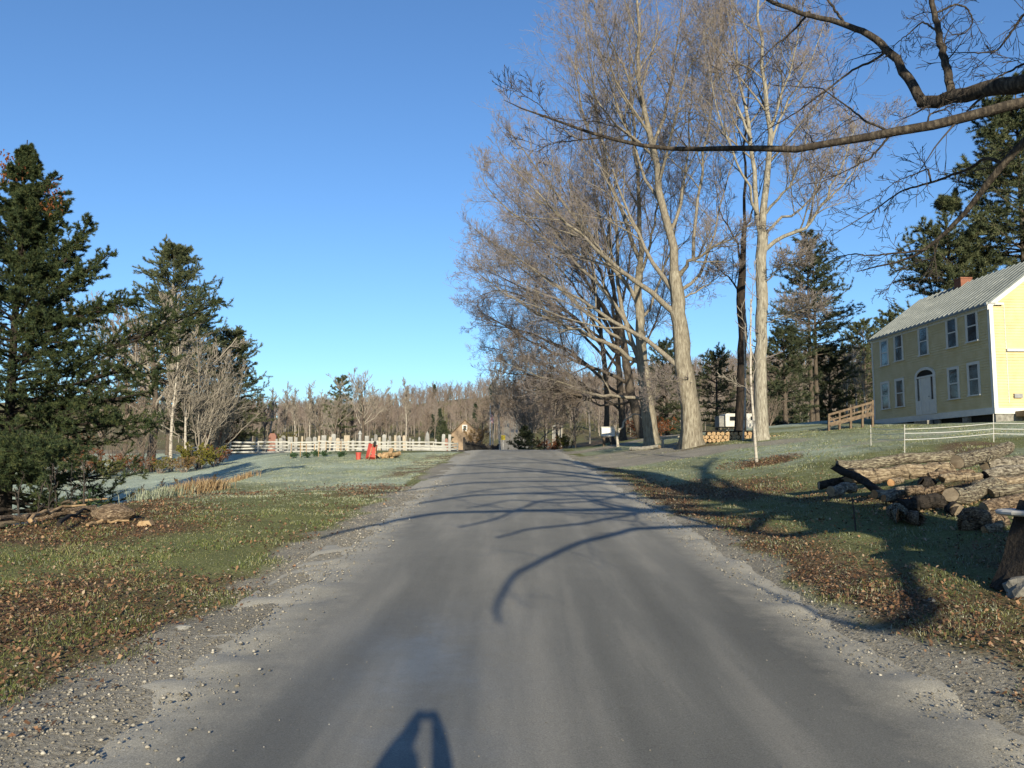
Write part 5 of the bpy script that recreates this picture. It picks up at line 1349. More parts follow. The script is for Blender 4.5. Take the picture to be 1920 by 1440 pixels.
logs = [   # left end pixel, depth, heading away from the picture plane, length, radius
  ((1571, 876), 17.8, 3, 2.5, .12, 'long lichen covered log along the back of the heap, left end ragged', 'log_bark', 'log_end', .10),
  ((1796, 867), 16.8, 30, 2.0, .145, 'thick pale lichened log lying topmost, round sawn end facing left', 'log_bark', 'log_end', .08),
  ((1606, 897), 16.9, -2, 1.9, .15, 'broad splintered trunk in the middle of the heap with torn tan wood', 'log_tan', 'log_orange', .14),
  ((1580, 884), 16.7, -64, 1.35, .075, 'black slab of log slanting down at the left of the heap', 'log_dark', 'log_dark', .16),  # coloured near black throughout, bark and ends alike
  ((1553, 924), 15.9, 30, .8, .105, 'small log at the left foot of the heap, grey round end', 'log_grey', 'log_end', .06),
  ((1533, 909), 16.8, 15, 1.0, .085, 'dark log poking out farthest left of the heap', 'log_dark', 'log_end', .08),
  ((1782, 931), 14.6, 32, 2.1, .145, 'long mossy log with oval sawn end standing out in front', 'log_bark', 'log_end', .08),
  ((1694, 947), 14.7, 3, .8, .125, 'dark shaded log lying before the mossy one', 'log_dark', 'log_dark', .10),  # the shade on this log is put into its near-black bark
  ((1676, 962), 14.0, 60, .5, .13, 'short chunk crusted with yellow lichen at the front left', 'log_bark', 'log_orange', .14),
  ((1722, 976), 13.6, 82, .45, .115, 'short round with its brown sawn face half sunk in grass', 'log_brown', 'log_end', .05),
  ((1812, 985), 12.8, 12, .5, .17, 'thick rough barked round beside the stump, broken orange end', 'log_brown', 'log_orange', .12),
  ((1766, 899), 15.7, 6, .72, .085, 'short sunlit log resting on top of the broad trunk', 'log_tan', 'log_orange', .08),
  ((1846, 893), 16.0, 22, 1.9, .105, 'pale log lying above the mossy one, dark end to the left', 'log_grey', 'log_dark', .08),
  ((1728, 905), 15.8, 40, .45, .09, 'stubby dark log end in the hollow on top of the heap', 'log_dark', 'log_dark', .1),
  ((1765, 882), 16.6, 70, .3, .06, 'tiny offcut by the topmost log', 'log_brown', 'log_end', .1),
  ((1640, 926), 15.3, 6, .95, .08, 'pale thin log showing under the torn wood of the broad trunk', 'log_grey', 'log_orange', .1),
  ((1832, 914), 15.2, 22, 1.9, .10, 'tan log squeezed between the mossy one and the one above it', 'log_tan', 'log_end', .08),
  ((1850, 955), 13.9, 20, 1.5, .12, 'brown log half hidden behind the stump', 'log_brown', 'log_end', .08),
  ((1672, 906), 16.0, 50, .7, .07, 'short tan limb leaning on the back log', 'log_tan', 'log_orange', .1),
  ((1702, 923), 15.0, -8, .62, .075, 'broken tan branch end in the middle hollow of the heap', 'log_brown', 'log_orange', .12),
  ((1850, 1010), 12.4, 20, .34, .075, 'small broken chunk at the foot of the stump', 'log_tan', 'log_orange', .16),
  ((1850, 876), 17.4, 10, 1.6, .13, 'grey log lying behind the topmost one, bark flaking', 'log_grey', 'log_end', .1),
  ((1655, 932), 15.0, 35, .5, .07, 'stubby grey branch wood at the foot of the black slab', 'log_grey', 'log_orange', .12),
  ((1742, 893), 16.4, -20, .8, .075, 'crooked brown log laid slantwise behind the short sunlit one', 'log_brown', 'log_orange', .12),
  ((1858, 925), 14.9, -12, 1.2, .09, 'weathered log resting crosswise on the mossy one', 'log_bark', 'log_end', .1),
  ((1795, 958), 13.9, 75, .5, .11, 'dark short piece under the oval ended log', 'log_dark', 'log_end', .1)]
for i, (px_, Y_, phi, L, r, lab, bm_, em, ro_) in enumerate(logs):
    A = P(*px_, Y_); A[2] = max(A[2], float(H(A[0], A[1])) + r * .8)
    B = A + np.array([L * math.cos(R_(phi)), L * math.sin(R_(phi)), 0])
    B[2] = A[2] + (float(H(B[0], B[1])) - float(H(A[0], A[1]))) * .8
    if phi == -64: B[2] = float(H(B[0], B[1])) + .12
    o = bark_log('log', A, B, r, lab, LP, M[bm_], M[em], 100 + i, ro_, jag=.3 if i in (2, 3, 8) else 0)
    # turn the mesh axes so that the bark runs along each log
    me_ = [o.data] + [c.data for c in o.children]
    for d_ in me_: d_.transform(Matrix.Rotation(-R_(phi), 4, 'Z'))
    o.rotation_euler = (0, 0, R_(phi))
n_ = 900; cx_, cy_ = rng.normal(7.6, 1.1, n_), rng.normal(15.0, 1.2, n_); V, F = leaves(cx_, cy_, rng.uniform(.012, .045, n_)); r_ = rng.random(n_)
M['chip'] = rmat('wood chips', [(0, (.16, .10, .06)), (.5, (.34, .23, .13)), (1, (.55, .43, .28))])
tag(mesh_np('wood_chips', V, F, M['chip'], rnd=np.concatenate([r_, r_])), 'pale wood chips and bark bits strewn round the log heap', 'wood chips', kind='stuff')
# stump under a pale sawn top
sb = G(1915, 1105); sb = ground(1960, sb[1])
stump = empty('tree_stump', sb, 'dark stump at the right edge with a pale slanting sawn top', 'stump')
zt_ = P(1880, 966, sb[1])[2] - sb[2]
st = MB(); n_ = 18
prof = [(.50, -.15), (.44, .06), (.41, .2), (.40, .45), (.39, zt_ - .06), (.385, zt_)]
st.lathe(prof, (0, 0, 0), n_); o = st.build('trunk', M['log_dark'], stump, smooth_=False)
for v in o.data.vertices:
    a = math.atan2(v.co.y, v.co.x); k = 1 + .07 * math.sin(5 * a) + .05 * math.sin(9 * a + v.co.z * 4); v.co.x *= k; v.co.y *= k
    if v.co.z > zt_ - .1: v.co.z += -.10 * (v.co.x / .4)
MB().lathe([(.40, 0), (.43, .015), (.435, .04), (.41, .055)], (0, 0, 0), n_).build('sawn_top', M['dirty_white'], stump, loc=(-.02, -.02, zt_ + .0))
stump.children[-1].rotation_euler = (R_(4), R_(13), 0)
def boulder(name, c, r, label, mat, seed, sq=(1, 1, .75)):
    import bmesh
    bm = bmesh.new(); bmesh.ops.create_icosphere(bm, subdivisions=3, radius=1)
    for v in bm.verts:
        k = 1 + .22 * float(vnoise(v.co.x * 1.7 + seed, v.co.y * 1.7 + v.co.z * 2.3, 1)) + .10 * float(vnoise(v.co.x * 5 + seed, v.co.z * 5 + v.co.y * 3, 1))
        v.co = Vector((v.co.x * sq[0], v.co.y * sq[1], v.co.z * sq[2])) * k * r
    me = bpy.data.meshes.new(name); bm.to_mesh(me); bm.free(); me.materials.append(mat)
    o = bpy.data.objects.new(name, me); COL.objects.link(o); o.location = [float(x) for x in c]; return tag(o, label, 'rock')
c = G(1918, 1118); boulder('rock', c + [.08, 0, .06], .22, 'pale rounded rock in front of the dark stump', M['fieldstone'], 3)
c = G(1745, 1128); boulder('rock', c + [0, 0, .0], .05, 'small grey stone half buried in the right verge', M['fieldstone'], 5)
c = G(343, 1180); boulder('rock', c + [0, 0, .015], .055, 'flat grey stone on the left gravel shoulder', M['slate'], 7, (1.4, .8, .5))
c = G(1605, 996); MB().tube([(0, 0, -.1), (-.02, 0, .30), (-.045, 0, .56)], [.014, .013, .012], 6).build('stake', M['dark_shaded_wood'], loc=c)
tag(bpy.data.objects['stake'], 'thin dark stake standing alone in the grass left of the logs', 'stake')

# ------------------------------------------------------------------ brush heap on the left bank
BP = 'dead wood heaped on the left bank'
def gp(px, py, dz=0.0): q = G(px, py); q[2] += dz; return q
heap = [([(-30, 1000), (60, 985), (120, 976), (178, 968)], .10, .07, .18, 'longest brown log running along the left brush heap', 'log_brown'),
  ([(0, 1003), (70, 985), (130, 975), (150, 978)], .06, .03, .22, 'bent branch lying on the lower left of the brush heap', 'log_brown'),
  ([(55, 1002), (75, 990), (110, 978), (160, 974)], .045, .02, .28, 'pale peeled branch across the middle of the brush heap', 'tan_wood'),
  ([(110, 1002), (135, 985), (170, 968)], .05, .02, .2, 'dark branch slanting at the front of the brush heap', 'log_dark'),
  ([(-20, 990), (40, 978), (100, 968), (135, 966)], .05, .03, .35, 'upper branch at the back of the brush heap', 'log_brown'),
  ([(165, 990), (200, 984), (240, 982)], .035, .02, .08, 'thin stick beneath the matted chunk', 'tan_wood'),
  ([(95, 970), (150, 962), (200, 958)], .05, .02, .30, 'thin branch reaching over toward the matted chunk', 'tan_wood'),
  ([(85, 962), (105, 958), (132, 955)], .09, .08, .12, 'short thick brown log behind the brush heap', 'log_brown')]
for i, (pts, r0, r1, dz, lab, mt) in enumerate(heap):
    q = np.array([gp(*p, dz) for p in pts]); org = q.mean(0); pp, rr = resample(q, np.linspace(r0, r1, len(q)), 9)
    pp = pp + .03 * rng.normal(size=pp.shape)
    tag(MB().tube([p - org for p in pp], rr, 9).build('branch' if r0 < .07 else 'log', M[mt], loc=org), lab, 'dead wood', BP)
c = gp(212, 978, .16); o = boulder('stump_chunk', c, .33, 'matted brown chunk of stump at the right of the brush heap', M['log_brown'], 15, (1.35, .8, .62)); o['category'] = 'stump'; o['group'] = BP
c = gp(273, 988, .05); MB().prism([(-.18, -.05), (.17, -.02), (.10, .09), (-.10, .07)], 'y', -.1, .1).build('wood_chip', M['tan_wood'], loc=c, bevel=.01)
tag(bpy.data.objects['wood_chip'], 'pale split wedge of wood right of the brush heap', 'firewood')

def sapl(pts, Y, w0, label, seed, mat='twig_dark', group='wiry stems on the left bank', n=7, leafm=None):
    base = ground(pts[0][0], Y); q = np.array([P(a, b, Y) for a, b in pts]); q[0] = base - [0, 0, .05]
    r = empty('sapling', base, label, 'sapling', group)
    build_tree(r, (q, np.linspace(wr(w0, Y), .004, len(q))), [], (M[mat],) * 4, [(n, 45, .22, .2), (3, 45, .5, .2)], twig_r=.0028, seed=seed, trunk_sides=7, up=.2)
    if leafm:
        lv = np.concatenate([base + np.array([rng.normal(0, .25), rng.normal(0, .1), rng.uniform(.15, .6)]) for _ in range(26)]).reshape(-1, 3) - base
        V, F, rr = tufts(lv, rng.normal(size=lv.shape), 2, .10, .03, .6, rng); mesh_np('leaves', V, F, M[leafm], r, rnd=rr)
    return r
sapl([(42, 985), (34, 950), (33, 928), (40, 905), (47, 888)], 18.5, 5, 'crooked stem, stoutest of the wiry ones, farthest left', 1, leafm='kale')
sapl([(89, 965), (92, 935), (97, 905), (99, 878)], 19, 2.5, 'thin straight stem second from the left edge', 2)
sapl([(107, 968), (105, 930), (104, 900), (101, 872)], 19.2, 2.5, 'thin straight stem close right of its twin', 3)
sapl([(132, 965), (133, 925), (134, 880)], 20, 1.6, 'faint hanging stem between the thin twins and the tall stem', 4)
sapl([(158, 955), (157, 925), (158, 895), (155, 862)], 19.6, 4.5, 'tall stem with side twigs behind the brush heap', 5, leafm='kale')
sapl([(66, 975), (72, 945), (80, 910)], 18.8, 3, 'bushy low stem between crooked stem and thin twins', 6)
def weed(px, py, top, label, seed, Y):
    b = G(px, py) if Y is None else ground(px, Y); hh = P(px, top, b[1])[2] - b[2]
    r = empty('weed', b, label, 'weed', 'dry weed stalks on the bank edge')
    s = np.linspace(0, 1, 6); tr = (np.stack([.04 * np.sin(s * 4 + seed), 0 * s, hh * s], 1) + b, .010 - .005 * s)
    build_tree(r, tr, [], (M['twig_dark'],) * 4, [(6, 40, .22, .15, .5)], twig_r=.004, seed=seed, trunk_sides=5, up=.2)
    hp = np.array([[.04 * math.sin(4 + seed) + rng.normal() * .03, rng.normal() * .03, hh * rng.uniform(.85, 1.0)] for _ in range(14)])
    V, F, rr = tufts(hp, rng.normal(size=hp.shape), 3, .05, .012, .6, rng); mesh_np('seed_head', V, F, M['brown_leaf'], r, rnd=rr)
for i, (px, py, t, lab) in enumerate([(247, 952, 925, 'dark weed stalk farthest left on the bank edge'), (262, 952, 914, 'weed stalk left of the tall tufted grass'), (300, 945, 902, 'weed stalk with bushy head before the field shade'),
                                   (331, 930, 899, 'slim weed stalk near the middle of the tufted grass'), (362, 920, 900, 'dark headed weed stalk rising behind the tan grass'), (404, 922, 892, 'pale forked weed stalk at the right end of the tan grass')]):
    weed(px, py, t, lab, i + 3, 24 + i * .8)
def straw(c0, c1, n, h, wd, mat, label, name='dry_grass'):
    t = rng.random(n); x = c0[0] + (c1[0] - c0[0]) * t + rng.normal(0, .22, n); y = c0[1] + (c1[1] - c0[1]) * t + rng.normal(0, .35, n)
    V, F = blades(x, y, rng.uniform(.4, 1, n) * h, np.full(n, wd), .8); r = rng.random(n)
    return tag(mesh_np(name, V, F, mat, rnd=np.concatenate([r, r])), label, 'grass', kind='stuff')
straw(ground(305, 25.5), ground(412, 28.5), 1500, .55, .009, M['dry_grass'], 'clump of tan dry grass on the edge of the left bank')
straw(ground(255, 23), ground(330, 25.5), 500, .5, .008, M['frost_blade'], 'pale frosted tall grass left of the tan clump', 'tall_grass')
straw(ground(395, 33), ground(470, 36), 500, .4, .010, M['dry_grass'], 'low tan grass farther along the left bank')

# ------------------------------------------------------------------ shrubs at the far edge of the left field
def shrub(px, Y, w_, h_, leafm, n, label, seed, name='shrub', group='shrubs along the far edge of the left field', ls=.10, stemm='twig_brown', pz=None):
    b = ground(px, Y); r = empty(name, b, label, 'shrub', group) if leafm else None; g = np.random.default_rng(seed)
    ns = 16; a = g.uniform(0, 6.28, ns); s = np.linspace(0, 1, 6)
    q = np.stack([np.stack([.15 * math.cos(t) + s * w_ * .5 * g.uniform(.3, 1) * math.cos(t), .15 * math.sin(t) + s * w_ * .5 * g.uniform(.3, 1) * math.sin(t), s * h_ * g.uniform(.7, 1)], 1) for t in a])
    R0 = np.tile(.02 - .012 * s, (ns, 1))
    c1 = spawn(q, R0, 7, t0=.2, ang=42, ratio=.4, up=.15, wob=.2, npts=4, tip=.007, g=g); c2 = spawn(*c1, 5, t0=.2, ang=45, ratio=.5, up=.1, wob=.2, npts=3, tip=.006, g=g)
    V, F = join([tube_block(q, R0, 5), tube_block(*c1, 3), tube_block(*c2, 3)]); o_st = mesh_np('stems' if leafm else name, V, F, M[stemm], r, loc=None if leafm else b)
    if not leafm: tag(o_st, label, 'shrub', group)
    if leafm:
        pos, ax = along(c2[0], max(1, n // len(c2[0]) + 1), .2, g); sel = g.permutation(len(pos))[:n]
        V, F, rr = tufts(pos[sel], ax[sel], 3, ls, ls * .35, .9, g); mesh_np('leaves', V, F, M[leafm], r, rnd=rr)
shrub(411, 74, 3.6, 2.6, 'rust_leaf', 900, 'rust red bush by the left end of the rail fence', 1, ls=.12)
shrub(372, 58, 3.2, 1.7, 'yellow_leaf', 1300, 'yellow green bush at the foot of the birch pair', 2, ls=.14)
shrub(402, 60, 2.4, 1.2, 'rust_leaf', 700, 'low rusty bush right of the yellow green one', 3)
shrub(198, 53, 2.2, 1.1, 'yellow_leaf', 700, 'small yellowish bush in the brush below the spruce boughs', 4)
shrub(150, 52, 2.6, 2.0, 'rust_leaf', 800, 'rusty brown bush in the shade right of the spruce trunk', 5)
shrub(240, 55, 3.4, 1.2, 'rust_leaf', 600, 'low tangle of reddish brush between the yellow bushes', 6)
shrub(258, 57, 4.0, 3.2, None, 0, 'tall grey leafless thicket left of the birches', 7)
shrub(300, 56, 2.6, 1.1, 'yellow_leaf', 500, 'low yellow brush just left of the white birches', 8)
shrub(215, 58, 3.6, 3.0, None, 0, 'grey leafless thicket behind the small yellowish bush', 9)
shrub(345, 56, 2.0, 1.0, 'brown_leaf', 400, 'low brown brush between the birches', 10)
shrub(110, 54, 4, 2.6, 'rust_leaf', 500, 'dim brown bush behind the lowest spruce bough', 12)
RB = 'bushes beyond the crest of the road'
shrub(1030, 90, 4.2, 1.7, 'rust_leaf', 900, 'low rust brown bushes right of the road beyond the crest', 13, group=RB, ls=.14)
shrub(1062, 80, 1.8, 1.5, 'yellow_leaf', 500, 'small golden bush left of the apple tree', 14, group=RB, ls=.12)
shrub(890, 128, 4.5, 3.4, 'brown_leaf', 900, 'tan leafed bush at the corner of the brown house', 15, group=RB, ls=.16)
shrub(1210, 84, 7, 2.0, 'rust_leaf', 900, 'reddish brush at the wood edge behind the maples', 16, group=RB, ls=.16)
shrub(528, 108, 3.4, 2.6, 'yellow_leaf', 900, 'yellow green bush among the graves behind the red monument', 17, group='bushes in the cemetery', ls=.14)
shrub(1440, 66, 2.6, 2.4, None, 0, 'grey leafless bush right of the straight pale trunk', 18, group=RB)

M['fence_wood'] = nmat('silvered fence boards', [(.3, (.30, .30, .285)), (.5, (.47, .475, .46)), (.7, (.63, .635, .62))], 2.0, .85, .3, (1, 1, 4))
# ------------------------------------------------------------------ cemetery rail fence
fpx = [387, 431, 484, 542, 597, 653, 708, 762, 813, 858]; FY = [84, 84.5, 85, 85.5, 86, 86.5, 87, 87.5, 88, 88.5]
fp = [ground(p, y) for p, y in zip(fpx, FY)]
fence = empty('rail_fence', fp[0], 'long weathered rail fence with four pale rails before the cemetery', 'fence')
for b in fp: MB().bar(rel(b - [0, 0, .2], fence), rel(b + [0, 0, 1.32], fence), .15).build('post', M['fence_wood'], fence)
for i in range(len(fp) - 1):
    for k, zz_ in enumerate((.22, .52, .84, 1.18)):
        a = fp[i] + [0, -.09, zz_ + rng.normal() * .045]; b = fp[i + 1] + [0, -.09, zz_ + rng.normal() * .045]
        MB().bar(rel(a, fence), rel(b, fence), .05, .155).build('rail', M['fence_wood'], fence)
a = fp[0]; b = a + np.array([-3.4, 2.5, -.3])
for zz_ in (.52, .84): MB().bar(rel(a + [0, 0, zz_], fence), rel(b + [0, 0, zz_], fence), .05, .15).build('rail', M['fence_wood'], fence)
# picket fence along the road, its shade put into the dark colour
dq = [ground(870, 78), ground(898, 84), ground(916, 92), ground(934, 104)]
df = empty('picket_fence', dq[0], 'wooden picket fence, dark as in shade, running along the road beyond the rail fence', 'fence')
pk = MB(); prng = np.random.default_rng(4)
for i in range(3):
    n_ = int(np.linalg.norm(dq[i + 1] - dq[i]) / .30)
    for j in range(n_):
        q = dq[i] + (dq[i + 1] - dq[i]) * j / n_; hh = 1.15 + prng.normal() * .08
        pk.bar(rel(q - [0, 0, .1], df), rel(q + [prng.normal() * .04, 0, hh], df), .13, .03)
pk.build('pickets', M['dark_shaded_wood'], df)
for b in dq: MB().bar(rel(b - [0, 0, .1], df), rel(b + [0, 0, 1.45], df), .18).build('post', M['dark_shaded_wood'], df)
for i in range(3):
    for zz_ in (.3, .9): MB().bar(rel(dq[i] + [.05, 0, zz_], df), rel(dq[i + 1] + [.05, 0, zz_], df), .06, .12).build('rail', M['dark_shaded_wood'], df)

# ------------------------------------------------------------------ gravestones
GV = 'gravestones in the cemetery'
def slab(w_, h_, arch=True):
    n = 8; pts = [(-w_ / 2, -.2), (w_ / 2, -.2), (w_ / 2, h_ - (w_ * .35 if arch else 0))]
    if arch: pts += [(w_ / 2 * math.cos(math.pi * i / n), h_ - w_ * .35 + w_ * .35 * math.sin(math.pi * i / n)) for i in range(1, n)]
    pts += [(-w_ / 2, h_ - (w_ * .35 if arch else 0))]
    return MB().prism(pts, 'y', -.06, .06)
def grave(px, top, wpx, kind, mat, label, Y, tilt=0):
    b = ground(px, Y); h_ = max((P(px, top, Y)[2] - b[2]) * .93, .45); w_ = wpx * Y / FPX
    if kind == 'obelisk':
        r = empty('monument', b, label, 'gravestone', GV)
        MB().prism([(-w_ * .9, -.2), (w_ * .9, -.2), (w_ * .9, .35), (-w_ * .9, .35)], 'y', -w_ * .9, w_ * .9).box(-w_ * .62, -w_ * .62, .35, w_ * .62, w_ * .62, .75).build('plinth', mat, r)
        MB().lathe([(w_ * .55, .75), (w_ * .30, h_ * .86), (.01, h_)], (0, 0, 0), 4).build('shaft', mat, r)
    elif kind == 'column':
        r = empty('monument', b, label, 'gravestone', GV)
        MB().box(-w_ * .9, -w_ * .9, -.2, w_ * .9, w_ * .9, .4).box(-w_ * .7, -w_ * .7, .4, w_ * .7, w_ * .7, .7).build('plinth', mat, r)
        MB().lathe([(w_ * .5, .7), (w_ * .42, h_ * .82), (w_ * .62, h_ * .84), (w_ * .62, h_ * .90), (w_ * .4, h_ * .92), (w_ * .35, h_), (.02, h_ + .03)], (0, 0, 0), 10).build('shaft', mat, r)
    elif kind == 'urn':
        r = empty('monument', b, label, 'gravestone', GV)
        MB().box(-w_ * .5, -w_ * .5, -.2, w_ * .5, w_ * .5, h_ * .55).build('plinth', mat, r)
        MB().lathe([(w_ * .2, h_ * .55), (w_ * .22, h_ * .62), (w_ * .5, h_ * .78), (w_ * .42, h_ * .92), (w_ * .15, h_)], (0, 0, 0), 10).build('urn', mat, r)
    elif kind == 'block':
        r = empty('monument', b, label, 'gravestone', GV)
        MB().box(-w_ * .6, -.4, -.2, w_ * .6, .4, .25).build('plinth', mat, r)
        MB().prism([(-w_ / 2, .25), (w_ / 2, .25), (w_ / 2, h_ * .85), (w_ * .3, h_), (-w_ * .3, h_), (-w_ / 2, h_ * .85)], 'y', -.25, .25).build('tablet', mat, r)
    else:
        o = slab(w_, h_, kind == 'arch').build('gravestone', mat, loc=b); o.rotation_euler = (0, R_(tilt), rng.normal() * .15); tag(o, label, 'gravestone', GV)
W_, S_, T_, RG = M['marble'], M['slate'], M['tan_stone'], M['red_granite']
GL_ = [
 (436, 816, 8, 'arch', S_, 'grey stone nearest the rust red bush', 104), (444, 814, 7, 'flat', S_, 'flat topped grey stone, second from the rust red bush', 106), (453, 817, 9, 'arch', S_, 'wide grey stone in the shade of the broad low pine', 103),
 (460, 813, 5, 'flat', S_, 'slim grey stone right of the wide one under the pine', 108), (468, 810, 9, 'arch', W_, 'tall white stone under the tip of the pine boughs', 104), (481, 815, 4, 'flat', W_, 'narrow white stone just right of the tall one by the pine', 107),
 (495, 821, 6, 'arch', S_, 'small dull stone left of the red monument', 105), (511, 810, 14, 'block', RG, 'red granite monument with shouldered top and dark base', 103), (518.5, 821, 4, 'flat', W_, 'small pale stone touching the right side of the red monument', 101),
 (526, 819, 7, 'arch', W_, 'round topped white stone before the yellow green bush', 102), (532, 814, 8, 'arch', S_, 'grey blue stone before the yellow green bush', 106), (544, 817, 9, 'flat', W_, 'broad white stone right of the yellow green bush', 103),
 (555, 818, 4, 'flat', W_, 'slim white stone beside the broad white one', 101), (566, 816, 3, 'flat', T_, 'thin tan marker post between slim and wide stones', 104), (579, 817, 11, 'arch', S_, 'wide pale grey stone left of the middle of the rail fence', 105),
 (589, 817, 7, 'arch', W_, 'rounded pale stone tucked right of the wide grey one', 107), (597, 815, 4, 'flat', T_, 'narrow tan stone directly above a fence post', 103), (606, 814, 9, 'flat', W_, 'brightest square white stone in the middle of the cemetery', 101),
 (616, 817, 6, 'flat', T_, 'leaning tan stone right of the brightest square one', 104), (625, 811, 8, 'arch', W_, 'tall white stone left of the crooked tree', 106), (633, 819, 7, 'arch', T_, 'brownish stone at the foot of the crooked tree', 102),
 (640, 821, 6, 'arch', S_, 'low grey stone behind the trunk of the crooked tree', 103), (650, 814, 11, 'flat', T_, 'tan broad stone left of the white column', 105), (662, 823, 5, 'arch', W_, 'low white stone at the left foot of the column', 100),
 (674.5, 805, 6, 'column', W_, 'white column monument with a flared cap', 98), (687, 815, 7, 'flat', W_, 'square white stone right of the column', 101), (704, 812, 6, 'arch', S_, 'dark grey stone above the red wheelbarrow', 105),
 (697, 820, 4, 'flat', W_, 'small white stone between square stone and dark grey one', 103), (712, 818, 4, 'flat', T_, 'thin tan stone right of the dark grey one', 104), (720, 812, 7, 'arch', W_, 'tall arched white stone right of the wheelbarrow', 103),
 (726, 823, 3.5, 'flat', W_, 'little white stone leaning by the tall arched one', 101), (732.5, 815, 4, 'flat', S_, 'slim grey stone, first of a close row of five', 106), (741, 814, 4, 'flat', T_, 'slim tan stone, second of a close row of five', 107),
 (745.5, 815, 3.5, 'flat', S_, 'narrow stone in the middle of the close row of five', 105), (750, 814, 5, 'arch', W_, 'round topped stone, fourth of the close row of five', 106), (758, 814, 5, 'arch', T_, 'round topped tan stone ending the close row of five', 104),
 (768, 819, 3.5, 'flat', S_, 'dim narrow stone right of the close row of five', 108), (786, 817, 5, 'urn', W_, 'white stone topped with an urn left of the obelisk', 99), (801, 805, 9, 'obelisk', W_, 'white obelisk on a broad pale base', 98),
 (817, 821, 4, 'urn', W_, 'small white urn stone at the right foot of the obelisk', 100), (830, 811, 6, 'arch', W_, 'tall white stone before the cone shaped spruce', 101), (837.5, 820, 5, 'arch', RG, 'pinkish stone between two tall white ones', 103), (842.5, 812, 5, 'flat', W_, 'tall white stone nearest the brown house', 100),
 (775, 822, 4, 'flat', W_, 'low pale stone midway between row of five and obelisk', 100)]
for px, top, wpx, kind, mat, lab, Y in GL_: grave(px, top, wpx, kind, mat, lab, Y, tilt=rng.normal() * 2 + (9 if 'leaning' in lab else 0))
MB().box(-2.0, -.25, -.2, 2.0, .25, .75).build('stone_wall', M['marble'], loc=ground(806, 99.5)); tag(bpy.data.objects['stone_wall'], 'low pale stone plot wall behind the white obelisk', 'wall')
lb = ground(422, 92); lamp = empty('birdhouse', lb, 'pale birdhouse on a post beside the rust red bush', 'birdhouse')
MB().bar((0, 0, -.1), (0, 0, P(422, 814, 92)[2] - lb[2]), .12).build('post', M['grey_wood'], lamp)
zt_ = P(422, 814, 92)[2] - lb[2]
MB().box(-.22, -.2, zt_, .22, .2, zt_ + .38).build('box', M['dirty_white'], lamp); MB().prism([(-.3, zt_ + .38), (.3, zt_ + .38), (0, zt_ + .58)], 'y', -.28, .28).build('roof', M['slate'], lamp)

# ------------------------------------------------------------------ brown house, sheds, flagpole, road sign
hb = ground(868, 142); bh = empty('brown_house', hb, 'small brown gabled house with one white framed window', 'house')
def hq(px, py): q = rel(P(px, py, 142), bh); return q[0], q[2]
ap = hq(872, 788.5); el = hq(846, 814); er = hq(899, 813)
MB().prism([(el[0], -.6), (er[0], -.6), (er[0], er[1]), ap, (el[0], el[1])], 'y', 0, 8).build('wall', M['brown_house'], bh)
rfm = MB()
for e, s in ((el, -1), (er, 1)):
    ex = (e[0] + s * .35, e[1] - .33)
    rfm.prism([(ap[0], ap[1] + .02), (ap[0], ap[1] + .22), (ex[0], ex[1] + .2), (ex[0], ex[1])], 'y', -.35, 8.35)
rfm.build('roof', M['brown_wood'], bh)
wa, wb = hq(867, 796.5), hq(876, 808.5)
f = MB().box(wa[0] - .0, -.06, wb[1], wa[0] + .16, -.001, wa[1]).box(wb[0] - .16, -.06, wb[1], wb[0], -.001, wa[1]).box(wa[0] + .16, -.06, wa[1] - .16, wb[0] - .16, -.001, wa[1]).box(wa[0] + .16, -.06, wb[1], wb[0] - .16, -.001, wb[1] + .16).build('window', M['trim'], bh)
MB().box(wa[0] + .16, -.03, wb[1] + .16, wb[0] - .16, -.002, wa[1] - .16).build('pane', M['glass'], f)
wb_ = ground(1040, 150); wh = empty('pale_shed', wb_, 'tiny pale shed with open porch far off in the woods', 'shed')
def sq_(px, py): q = rel(P(px, py, 150), wh); return q[0], q[2]
xa, za = sq_(1036, 800); xb, zb = sq_(1053, 800); apx = sq_(1048, 796)
MB().prism([(xa - .3, za), (xb + .3, za), (apx[0], apx[1] + .3)], 'y', -.2, 3).build('roof', M['slate'], wh)
for x_ in (xa, (xa + xb) / 2 + .3, xb): MB().bar((x_, 0, -.3), (x_, 0, za), .12).build('post', M['grey_wood'], wh)
MB().box(xa, 1.2, -.3, xb, 2.8, za).build('wall', M['slate'], wh)
w2 = ground(1025, 140); MB().prism([(-.6, -.2), (.6, -.2), (.6, 1.5), (0, 2.1), (-.6, 1.5)], 'y', 0, 1.2).build('hutch', M['tan_stone'], loc=w2); tag(bpy.data.objects['hutch'], 'small pale hutch left of the tiny pale shed', 'hutch')
pb = ground(919, 106); pole = empty('flagpole', pb, 'white flagpole with a drooping red and white striped flag', 'flagpole')
ph = P(919, 759, 106)[2] - pb[2]
MB().tube([(0, 0, -.2), (0, 0, ph)], [.09, .05], 8).build('pole', M['trim'], pole); MB().lathe([(.01, ph), (.1, ph + .06), (.1, ph + .14), (.01, ph + .2)], (0, 0, 0), 8).build('finial', M['metal'], pole)
